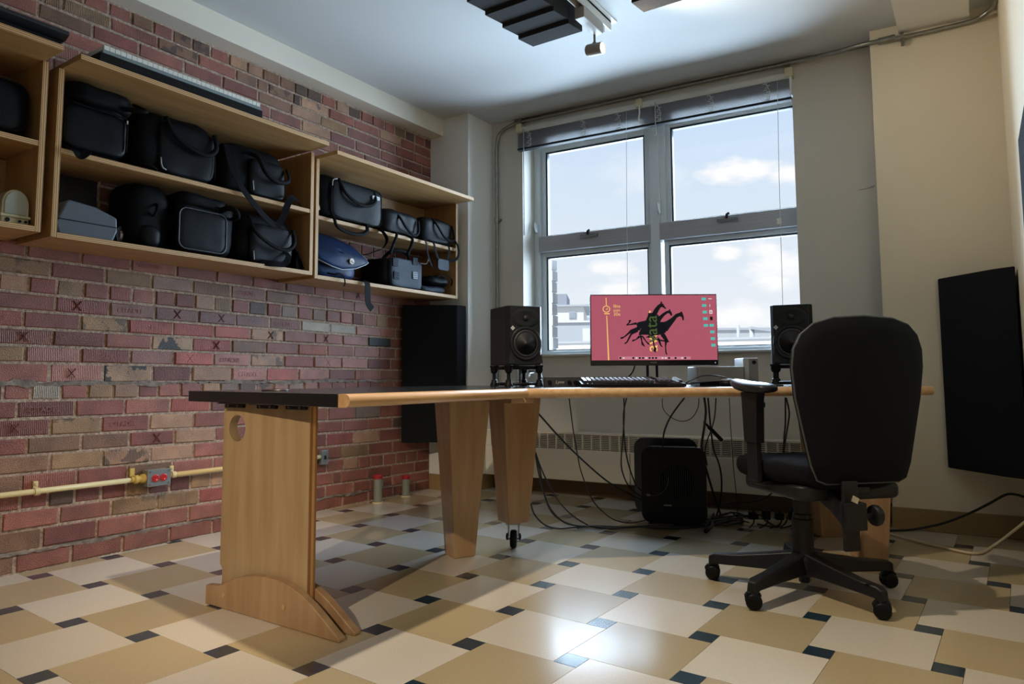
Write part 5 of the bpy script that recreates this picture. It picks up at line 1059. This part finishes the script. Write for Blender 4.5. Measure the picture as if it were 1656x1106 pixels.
# power strip
t = thing('power_strip', 'beige power strip full of black plugs on the floor behind the chair', 'power strip', (2.33, 3.83, 0)); F4 = fr((2.32, 3.84, 0), math.radians(25))
MB(F4).rbox((-.17, -.03, 0), (.20, .03, .032), .008, ax=0).build('body', [mat('strip_beige', lin(206, 196, 170), rough=.45)], t, bevel=.002)
for k in range(5): p = MB(F4).rbox((-.14 + k * .066, -.022, .032), (-.10 + k * .066, .022, .066 + .012 * (k % 2)), .006, ax=2).tube(bez([(-.12 + k * .066, 0, .06), (-.12 + k * .066, -.03, .085), (-.13 + k * .066, -.08, .03), (-.16 + k * .05, -.12, .01)]), .004, 6).build('plug', [BLACKM], t, bevel=.002)
# ------------------------------------------------------------------ office chair
FAB = mat('chair_fabric', (.006, .0063, .0075, 1), rough=.85, bump=.5, bscale=700, spec=.12)
PLAS = mat('chair_plastic', (.008, .008, .0095, 1), rough=.42, bump=.06, bscale=600, spec=.3)
PIPE = mat('chair_piping', (.05, .054, .06, 1), rough=.6)
CH = thing('office_chair', 'black fabric office chair on five casters in front of the desk', 'chair', (2.666, 2.753, 0))
HEAD = math.radians(135)
# chair frame: x right of the sitter, y forward
FB = Matrix.Translation(V((2.666, 2.753, 0))) @ Matrix.Rotation(HEAD - math.pi / 2, 4, 'Z')
FC = FB @ Matrix.Translation(V((.056, 0, 0)))
F0 = Matrix.Translation(V((2.666, 2.753, 0)))
# star base
for k, a in enumerate((-173.4, -107.7, -33.8, 39.7, 111)):
    a = math.radians(a); Fa = F0 @ Matrix.Rotation(a, 4, 'Z')
    vs = []
    for x, w, z0, z1 in ((.028, .036, .066, .138), (.12, .031, .066, .122), (.24, .027, .064, .104), (.318, .025, .062, .098), (.338, .018, .046, .088)):
        vs += [(x, -w, z0), (x, w, z0), (x, w * .72, z1), (x, -w * .72, z1)]
    fs = []
    for q in range(4):
        for e in range(4): fs.append((q * 4 + e, q * 4 + (e + 1) % 4, q * 4 + 4 + (e + 1) % 4, q * 4 + 4 + e))
    fs += [(0, 3, 2, 1), (16, 17, 18, 19)]
    MB(Fa).add(vs, [f[::-1] for f in fs]).build('base_arm', [PLAS], CH, bevel=.006, seg=3)
    Fw = F0 @ Matrix.Rotation(a, 4, 'Z') @ Matrix.Translation(V((.325, 0, 0))) @ Matrix.Rotation(-a + (.25, .35, .1, .5, 1.0)[k], 4, 'Z')
    c = MB(Fw).prism([(-.026, .030), (-.030, .044), (-.020, .056), (0, .060), (.020, .056), (.026, .045)], 1, -.010, .010).cyl((0, 0, .05), (0, 0, .075), .009, n=10).build('caster', [PLAS], CH, bevel=.002)
    for s in (-1, 1): MB(Fw).lathe([(.008, 0), (.022, .001), (.0265, .005), (.0270, .011), (.022, .0165), (.010, .018), (0, .018)], (0, s, 0), (0, s * .007, .0270), 22).build('wheel', [BLACKM], c, smooth=True)
MB(F0).lathe([(.05, .058), (.056, .07), (.056, .118), (.045, .132), (.036, .136)], (0, 0, 1), (0, 0, 0), 28).build('hub', [PLAS], CH, autosmooth=.6)
MB(F0).lathe([(.017, .030), (.019, .033), (.019, .062)], (0, 0, 1), (0, 0, 0), 18).build('hub_stub', [PLAS], CH, autosmooth=.6)
MB(F0).lathe([(.037, .134), (.037, .255), (.033, .258), (.033, .272), (.030, .275), (.030, .345), (.027, .348), (.027, .40)], (0, 0, 1), (0, 0, 0), 26).build('gas_lift', [PLAS], CH, autosmooth=.6)
MB(FC).rbox((-.09, -.13, .375), (.09, .13, .415), .02, ax=2).box((-.03, -.26, .380), (.03, -.10, .405)).build('seat_plate', [PLAS], CH, bevel=.006)
# seat cushion
bm_ = MB(FC)
def cushion(a, b, k, n, droop, crown):
    bm = bmesh.new(); bmesh.ops.create_cube(bm, size=2.0); bmesh.ops.subdivide_edges(bm, edges=bm.edges[:], cuts=n, use_grid_fill=True)
    c = [(a[i] + b[i]) / 2 for i in range(3)]; h = [(b[i] - a[i]) / 2 for i in range(3)]; vs = []
    for v in bm.verts:
        p = v.co.copy(); mx = max(abs(p.x), abs(p.y), abs(p.z)); l = (abs(p.x) ** k + abs(p.y) ** k + abs(p.z) ** k) ** (1 / k); p = p * (mx / l)
        z = c[2] + h[2] * p.z + crown * (1 - p.x * p.x) * (1 if p.z < 0 else 0) * -1 - droop * max(0, p.y - .3) ** 2 + .012 * abs(p.x) ** 3
        vs.append((c[0] + h[0] * p.x * (1 - .06 * (p.y < -.5)), c[1] + h[1] * p.y, z))
    bm.verts.index_update(); fs = [tuple(v.index for v in f.verts) for f in bm.faces]; bm.free(); return vs, fs
vs, fs = cushion((-.235, -.245, .395), (.235, .245, .482), 3.6, 8, .05, .022)
MB(FC).add(vs, fs).build('seat', [FAB], CH, smooth=True)
MB(FC).rbox((-.20, -.215, .352), (.20, .17, .405), .05, ax=2).build('seat_shell', [PLAS], CH, bevel=.018, seg=3)
# backrest: outline in (x, z), thickness in y, leaning back a little
ol = [(-.135, .420), (-.165, .432), (-.185, .48), (-.212, .60), (-.234, .70), (-.245, .80), (-.240, .86), (-.218, .908), (-.178, .942), (-.11, .962), (0, .968)]
ol = ol + [(-x, z) for x, z in ol[-2::-1]]
def by(x, z): return -.262 - .05 * (z - .4) - .07 * max(0, (z - .62)) ** 2 + .42 * x * x
vs = []; fs = []; n = len(ol); ctr = (0, .69); R_ = 7
def layer(side):
    st = len(vs)
    for r in range(R_ + 1):
        f_ = r / R_
        for p in ol:
            x = ctr[0] + (p[0] - ctr[0]) * f_; z = ctr[1] + (p[1] - ctr[1]) * f_
            puff = .036 * (1 - f_ ** 3) ** .6 if f_ < 1 else 0
            vs.append((x, by(x, z) + (puff + .010 if side > 0 else -(puff * .55) - .012), z))
    for r in range(R_):
        for k in range(n):
            q = (st + r * n + k, st + r * n + (k + 1) % n, st + (r + 1) * n + (k + 1) % n, st + (r + 1) * n + k); fs.append(q if side > 0 else q[::-1])
    return st + R_ * n
a_ = layer(1); b_ = layer(-1)
for k in range(n): fs.append((a_ + k, a_ + (k + 1) % n, b_ + (k + 1) % n, b_ + k))
MB(FC).add(vs, fs).build('backrest', [FAB], CH, smooth=True)
MB(FC).tube([(x * 1.004, by(x, z) - .006, .69 + (z - .69) * 1.004) for x, z in ol], .0045, 6, closed=True).build('piping', [PIPE], CH, smooth=True)
# back upright, clamp and knob
MB(FB).box((-.040, -.292, .205), (.016, -.277, .43)).build('back_bar', [PLAS], CH, bevel=.004)
MB(FB).prism([(-.16, .345), (-.16, .39), (-.22, .39), (-.305, .350), (-.305, .290), (-.275, .285), (-.22, .320)], 0, -.040, .032).build('tilt_housing', [PLAS], CH, bevel=.006)
MB(FB).rbox((-.040, -.315, .275), (.030, -.270, .362), .008, ax=2).build('clamp', [PLAS], CH, bevel=.003)
kn = MB(FB).cyl((.034, -.295, .318), (.062, -.295, .318), .010, n=12)
kn.lathe([(.012, 0), (.030, .004), (.034, .010), (.034, .022), (.028, .030), (0, .032)], (1, 0, 0), (.056, -.295, .318), 12).build('knob', [PLAS], CH, autosmooth=.5)
MB(FB).add([(-.034, -.3215, .372), (-.012, -.3215, .362), (-.004, -.3215, .378), (-.026, -.3215, .390)], [(0, 1, 2, 3)]).add([(-.034, -.3195, .372), (-.012, -.3195, .362), (-.004, -.3195, .378), (-.026, -.3195, .390)], [(3, 2, 1, 0)]).build('care_label', [mat('label_cloth', lin(196, 188, 166), rough=.8)], CH)
# armrests
for sx in (-1, 1):
    x = sx * .238 - .012
    MB(FC).box((x - .012, -.02 - .032, .40), (x + .012, -.02 + .032, .56)).box((min(x - sx * .012, x - sx * .13), -.052, .385), (max(x - sx * .012, x - sx * .13), .012, .40)).build('arm_bracket', [PLAS], CH, bevel=.005)
    MB(FC).prism([(-.062, .535), (.018, .535), (.028, .69), (.035, .715), (-.078, .715), (-.07, .69)], 0, x - .019, x + .019).build('arm_sleeve', [PLAS], CH, bevel=.006)
    MB(FC).box((x - sx * .028 - .006, -.05, .660), (x - sx * .028 + .006, -.02, .680)).build('arm_button', [PLAS], CH, bevel=.003)
    mb = MB(FC); bm = bmesh.new(); bmesh.ops.create_cube(bm, size=2.0); bmesh.ops.subdivide_edges(bm, edges=bm.edges[:], cuts=7, use_grid_fill=True); pv = []
    for v in bm.verts:
        p = v.co.copy(); k = 2.8; mx = max(abs(p.x), abs(p.y), abs(p.z)); l = (abs(p.x) ** k + abs(p.y) ** k + abs(p.z) ** k) ** (1 / k); p = p * (mx / l)
        pv.append((x + p.x * (.044 - .008 * p.y), -.02 + .128 * p.y, .733 + .020 * p.z + .016 * max(0, p.y) ** 2 + .004 * p.y))
    bm.verts.index_update(); pf = [tuple(v.index for v in f.verts) for f in bm.faces]; bm.free()
    mb.add(pv, pf).build('arm_pad', [mat('arm_pad', (.012, .013, .016, 1), rough=.36, spec=.3)], CH, smooth=True)

# ------------------------------------------------------------------ acoustic panels
FOAM = mat('acoustic_cloth', (.013, .014, .016, 1), rough=.9, bump=.5, bscale=500, spec=.08)
def trap(label, plan, z0, z1):
    t = thing('bass_trap', label, 'acoustic panel', (sum(p[0] for p in plan) / len(plan), sum(p[1] for p in plan) / len(plan), z0))
    MB().prism(plan, 2, z0, z1).build('padded_body', [FOAM], t, bevel=.006, seg=3)
    c = V((sum(p[0] for p in plan) / len(plan), sum(p[1] for p in plan) / len(plan)))
    MB().prism([tuple(c + (V(p) - c) * .55) for p in plan], 2, z1 - .001, z1 + .002).build('top_staple_strip', [BLACKM], t)
    return t
trap('tall black bass trap across the corner between the brick wall and the left pier', [(.016, 3.515), (.035, 3.478), (.325, 3.700), (.334, 3.792), (.30, 3.795)], .344, 1.257)
trap('tall black bass trap in the right corner behind the office chair', [(3.078, 4.080), (3.300, 3.845), (3.385, 3.790), (3.386, 4.06), (3.10, 4.088)], .320, 1.253)
t = thing('acoustic_panel', 'dark acoustic panel on the right wall at the right edge of the photo', 'acoustic panel', (3.37, 1.8, 1.0))
MB().box((3.343, 1.20, .985), (3.394, 2.18, 1.375)).build('padded_body', [mat('panel_slate', lin(20, 24, 30), rough=.9, spec=.1, bump=.4, bscale=400)], t, bevel=.004); MB().box((3.388, 1.19, .98), (3.3945, 2.19, 1.38)).build('frame', [BLACKM], t)
FOAM2 = mat('ceiling_foam', (.034, .033, .032, 1), rough=.95, bump=.8, bscale=350, spec=.1)
for x0, x1, lab in ((1.345, 1.640, 'black stepped foam panel on the ceiling left of the track light'), (1.972, 2.262, 'black stepped foam panel on the ceiling right of the track light')):
    t = thing('ceiling_foam', lab, 'acoustic panel', ((x0 + x1) / 2, 2.76, 2.56)); y = 3.050
    for k in range(4):
        MB().prism([(y - .145, 2.500), (y, 2.519), (y, 2.590), (y - .145, 2.590)], 0, x0, x1).build('wedge', [FOAM2], t, bevel=.002); y -= .1455
    MB().box((x0, y, 2.588), (x1, 3.050, 2.6195)).build('foam_base', [FOAM2], t)

# ------------------------------------------------------------------ ceiling track light
TW = mat('track_white', lin(206, 202, 192), rough=.4); TG = mat('track_grey', lin(150, 144, 132), rough=.45)
TR = thing('track_light', 'white ceiling track with a cylinder spotlight at its far end', 'light', (1.7, 3.0, 2.6))
MB().box((1.685, .9, 2.560), (1.692, 3.20, 2.6195)).box((1.723, .9, 2.560), (1.730, 3.20, 2.6195)).box((1.685, .9, 2.600), (1.730, 3.20, 2.6195)).box((1.67, .9, 2.612), (1.75, 3.23, 2.6198)).build('track', [TW], TR, bevel=.001)
MB().rbox((1.682, 2.89, 2.500), (1.733, 3.10, 2.557), .004, ax=1).box((1.693, 2.95, 2.55), (1.722, 3.05, 2.60)).build('adapter', [TG], TR, bevel=.002)
def head(t, p, d, ztop, power, col, spot=1.6, blend=.9, size=.03, glow=6):
    p = V(p); d = V(d).normalized()
    MB().cyl((p.x, p.y, ztop), (p.x, p.y, p.z + .02), .006, n=10).build('stem', [TG], t, smooth=True)
    MB().lathe([(.024, -.045), (.029, -.040), (.0305, -.03), (.0305, .045), (.0285, .047), (.0285, .040)], d, p, 28).build('lamp_can', [TG], t, autosmooth=.6)
    MB().lathe([(.028, .041), (.02, .0425), (0, .043)], d, p, 24).build('lens', [emit('lamp_lens', (1, .86, .66, 1), glow)], t)
    MB().lathe([(.012, -.006), (.012, .006)], d.cross(V((0, 0, 1))), (p.x, p.y, p.z + .028), 12).build('swivel', [TG], t)
    return lamp('spot_light', 'SPOT', p + d * .06, power, col, target=p + d, spot_size=spot, spot_blend=blend, shadow_soft_size=size)
WARM = (1.0, .84, .64); COSY = (1.0, .86, .68)
head(TR, (1.690, 3.085, 2.425), (1, -.03, -.11), 2.50, L3, COSY, spot=2.0, blend=1.0, size=.03)
T2 = thing('track_light', 'second spotlight hanging from the ceiling track, out of the frame', 'light', (1.8, 1.9, 2.6)); MB().rbox((1.682, 1.46, 2.500), (1.733, 1.66, 2.557), .004, ax=1).build('adapter', [TG], T2, bevel=.002)
head(T2, (1.85, 1.57, 2.42), (.04, .0, -1), 2.54, L1, WARM, spot=1.95, blend=.55, size=.03); MB().box((1.72, 1.55, 2.545), (1.86, 1.59, 2.56)).build('bracket', [TG], T2)
T3 = thing('track_light', 'spotlight on a ceiling track behind the camera', 'light', (2.17, -1.5, 2.6)); MB().rbox((2.14, -1.60, 2.535), (2.20, -1.40, 2.6195), .004, ax=1).build('adapter', [TG], T3, bevel=.002)
head(T3, (2.17, -1.55, 2.40), (-.352, 1, -.592), 2.54, L2, WARM, spot=.52, blend=.7, size=.02)
# ------------------------------------------------------------------ pipes on the walls
CN = thing('conduit', 'galvanised conduit climbing the window wall and running under the ceiling', 'pipe', W(.65, 4.045, 1.3))
MB(FF).tube(bez([(.652, 4.050, .45), (.652, 4.050, 1.4), (.652, 4.050, 2.25), (.654, 4.050, 2.44), (.680, 4.050, 2.535), (.775, 4.050, 2.580), (.90, 4.048, 2.588), (1.4, 4.045, 2.592), (2.0, 4.04, 2.596), (2.6, 4.035, 2.596), (2.85, 4.0, 2.584), (3.04, 3.91, 2.558), (3.12, 3.885, 2.547), (3.24, 3.885, 2.540), (3.40, 3.885, 2.542), (3.545, 3.885, 2.548), (3.60, 3.865, 2.558), (3.637, 3.80, 2.575), (3.640, 3.6, 2.592), (3.610, 2.9, 2.597)], 8), .0115, 10).build('pipe', [STEEL], CN, smooth=True)
MB(FF).tube([(.80, 4.058, 2.611), (1.4, 4.058, 2.611), (3.08, 4.058, 2.611)], .0065, 8).build('thin_pipe', [STEEL], CN, smooth=True)
for p, ax in (((.652, 4.05, 1.90), 2), ((.652, 4.05, 1.20), 2)):
    MB(FF).cyl((p[0], p[1], p[2] - .02), (p[0], p[1], p[2] + .02), .0165, n=14).box((p[0], 4.05, p[2] - .008), (p[0] + .032, 4.068, p[2] + .008)).build('pipe_strap', [STEEL], CN, smooth=False)
for s in (.86, 1.75, 2.66): MB(FF).cyl((s - .008, 4.04, 2.594), (s + .008, 4.04, 2.594), .0165, n=14).box((s - .008, 4.03, 2.555), (s + .008, 4.067, 2.585)).build('pipe_strap', [STEEL], CN)
MB(FF).cyl((3.13, 3.885, 2.545), (3.21, 3.885, 2.547), .0185, n=14).build('coupling', [STEEL], CN, bevel=.002); MB(FF).cyl((3.235, 3.885, 2.547), (3.25, 3.885, 2.547), .019, n=14).box((3.235, 3.88, 2.50), (3.25, 3.902, 2.54)).build('pipe_strap', [STEEL], CN)
YC = thing('yellow_conduit', 'cream painted conduit running along the foot of the brick wall', 'pipe', (.03, 1.7, .318))
MB().tube([(.028, .3, .326), (.028, 1.25, .321), (.028, 1.72, .318)], .0115, 10).tube([(.028, 1.885, .3195), (.028, 2.6, .317), (.028, 2.80, .317)], .0115, 10).build('pipe', [CREAMP], YC, smooth=True)
for y in (1.333, 1.912, 2.5):
    MB().cyl((.028, y - .010, .3195), (.028, y + .010, .3195), .0155, n=14).box((.004, y - .009, .330), (.016, y + .009, .360)).cyl((.010, y, .349), (.022, y, .349), .006, n=8).build('pipe_strap', [CREAMP], YC, bevel=.001)
MB().lathe([(.013, 0), (.013, .012), (.019, .014), (.019, .030), (.015, .032), (.015, .044), (.021, .046), (.021, .060)], (0, 1, 0), (.030, 1.712, .319), 16).box((.004, 1.715, .332), (.014, 1.735, .368)).build('connector', [mat('connector_yellow', lin(206, 176, 96), rough=.4)], YC, autosmooth=.6)
OB = thing('outlet_box', 'grey steel outlet box with two red sockets on the brick wall', 'outlet', (.03, 1.825, .318))
MB().box((.004, 1.773, .283), (.055, 1.880, .355)).build('box', [mat('outlet_case', lin(140, 132, 112), rough=.45, metal=.3)], OB, bevel=.003)
MB().rbox((.055, 1.771, .281), (.0595, 1.882, .357), .006, ax=0).build('cover_plate', [PLATE], OB, bevel=.0015)
RED = mat('socket_red', lin(186, 36, 40), rough=.35)
for y in (1.808, 1.846):
    s_ = MB().lathe([(.0165, 0), (.0165, .004), (.014, .0052), (0, .0052)], (1, 0, 0), (.0595, y, .318), 24).build('socket', [RED], OB, autosmooth=.6)
    for dy in (-.005, .005): MB().box((.0645, y + dy - .001, .320), (.0651, y + dy + .001, .328)).build('slot', [BLACKM], s_)
    MB().cyl((.0645, y + .003, .3105), (.0652, y + .003, .3105), .0028, n=10).build('ground_hole', [mat('ground_pin', lin(210, 190, 184), rough=.3)], s_)
for y in (1.782, 1.871):
    for z in (.291, .347): MB().cyl((.0593, y, z), (.0612, y, z), .0035, n=10).build('screw', [STEEL], OB)
t = thing('switch_plate', 'small steel plate on the brick wall half hidden behind the desk end panel', 'plate', (.01, 2.84, .30)); MB().box((.004, 2.812, .268), (.030, 2.864, .352)).build('box', [PLATE], t, bevel=.003); MB().box((.030, 2.832, .300), (.036, 2.844, .322)).build('toggle', [DARKM], t, bevel=.001)
for lab, x, y, h, r in (('taller grey pipe stub with a red cap at the foot of the brick wall', .080, 3.222, .146, .0265), ('shorter grey pipe stub with a red cap at the foot of the brick wall', .072, 3.487, .112, .0245)):
    t = thing('pipe_stub', lab, 'pipe', (x, y, 0)); MB().cyl((x, y, 0), (x, y, h), r, n=24).build('pipe', [mat('stub_grey', lin(128, 132, 122), rough=.45)], t, bevel=.002)
    MB().lathe([(r * .98, h - .002), (r * 1.10, h), (r * 1.10, h + .018), (r * .98, h + .020), (r * .9, h + .024), (r * .9, h + .012), (0, h + .010)], (0, 0, 1), (x, y, 0), 16).build('red_cap', [mat('cap_red', lin(160, 34, 42), rough=.4)], t, autosmooth=.5)
    MB().cyl((x, y, 0), (x, y, .004), r * 1.3, n=20).build('floor_flange', [CREAMP], t)
# ------------------------------------------------------------------ cables
CBL = mat('cable_black', (.010, .010, .011, 1), rough=.45); CWH = mat('cable_white', lin(206, 190, 158), rough=.45)
LAB = {'slack_left': 'thick black cable sagging from the desk leg to behind the computer tower', 'thin_left': 'thin black cable falling from the desk to the floor left of the computer tower', 'pair_a': 'black cable hanging straight from the desk to the left side of the computer tower',
       'pair_b': 'black cable twisted around its neighbour just left of the computer tower', 'loop': 'fine black wire hanging in a U loop below the desk', 'monitor_down': 'black cable curving down from the desk onto the top of the computer tower',
       'bundle_a': 'thickest black cable hanging right of the computer tower', 'bundle_b': 'black cable swinging out to the right of the computer tower before reaching the floor', 'bundle_c': 'short black cable crossing the others right of the computer tower',
       'right_thin': 'hair thin wire hanging to the floor left of the chair armrest', 'right_pair_a': 'black cable arching from behind the chair seat down to the floor tangle', 'right_pair_b': 'black cable dropping behind the chair to the power strip',
       'leg_a': 'black cable falling from the castered desk leg, leftmost of the three', 'leg_b': 'black cable falling from the castered desk leg, middle of the three', 'leg_c': 'black cable falling from the castered desk leg, rightmost of the three', 'leg_d': 'black cable curling on the floor just behind the desk caster',
       'wall_black': 'black cable rising along the right baseboard towards the right wall', 'wall_white': 'cream cable curving over the floor at the right wall'}
for k, (r, pts) in CABLES.items():
    loop = k.startswith('tangle') or k.startswith('floor_run')
    pts = [V((p[0], p[1], max(p[2], r + .001))) for p in pts]
    if loop:
        pts = [V((p.x, min(p.y, 4.0 + .06 * p.x - .22), p.z + (.012 * (i % 3) if k.startswith('tangle') else .0))) for i, p in enumerate(pts)]
        lab = 'black cable lying in the bundle along the front of the computer tower' if k.startswith('floor') else 'black cable in the tangle on the floor right of the computer tower'
        grp = 'cables on the floor by the computer tower' if k.startswith('floor') else 'tangled cables behind the chair'
    else: lab = LAB[k]; grp = None
    o = MB().tube(bez(pts, 6), r, 8).build('cable', [CWH if k == 'wall_white' else CBL], None, smooth=True)
    props(o, lab, 'cable', grp)
t = thing('cable_plug', 'black plug dangling from the cables right of the computer tower', 'plug', (2.1, 3.5, .5)); a = V((2.085, 3.50, .52)); b = V((2.135, 3.55, .45))
MB().cyl(a, b, .010, n=12).build('body', [BLACKM], t, bevel=.002); MB().cyl(a + (a - b) * .35, a, .006, n=10).build('cable_end', [BLACKM], t)
t = thing('cable_end', 'loose cable end with a black plug on the floor in front of the tangle', 'plug', (2.11, 3.45, .01)); MB().tube(bez([(2.06, 3.60, .03), (2.075, 3.54, .022), (2.072, 3.49, .015)]), .008, 8).build('cord', [CBL], t, smooth=True); MB().cyl((2.072, 3.49, .014), (2.070, 3.455, .012), .011, n=12).build('plug_body', [BLACKM], t, bevel=.002)
t = thing('cable_lead', 'two thin black cables lying on the desk in front of the aluminium box', 'cable', (2.2, 3.12, .74))
MB().tube(bez([(2.13, 3.06, .742), (2.20, 3.09, .775), (2.27, 3.14, .770), (2.33, 3.17, .745)]), .003, 6).build('upper_lead', [CBL], t, smooth=True); MB().tube(bez([(2.13, 3.06, .738), (2.22, 3.11, .748), (2.30, 3.15, .752), (2.34, 3.18, .738)]), .003, 6).build('lower_lead', [CBL], t, smooth=True)
t = thing('monitor_cable', 'black cable hanging behind the monitor stand, left side', 'cable', (1.85, 3.14, .8))
MB().tube(bez([(1.862, 3.12, .85), (1.858, 3.115, .81), (1.84, 3.10, .775), (1.80, 3.085, .750), (1.77, 3.07, .735)]), .004, 6).build('cord', [CBL], t, smooth=True); MB().cyl((1.862, 3.12, .85), (1.863, 3.121, .875), .007, n=8).build('plug_body', [BLACKM], t)
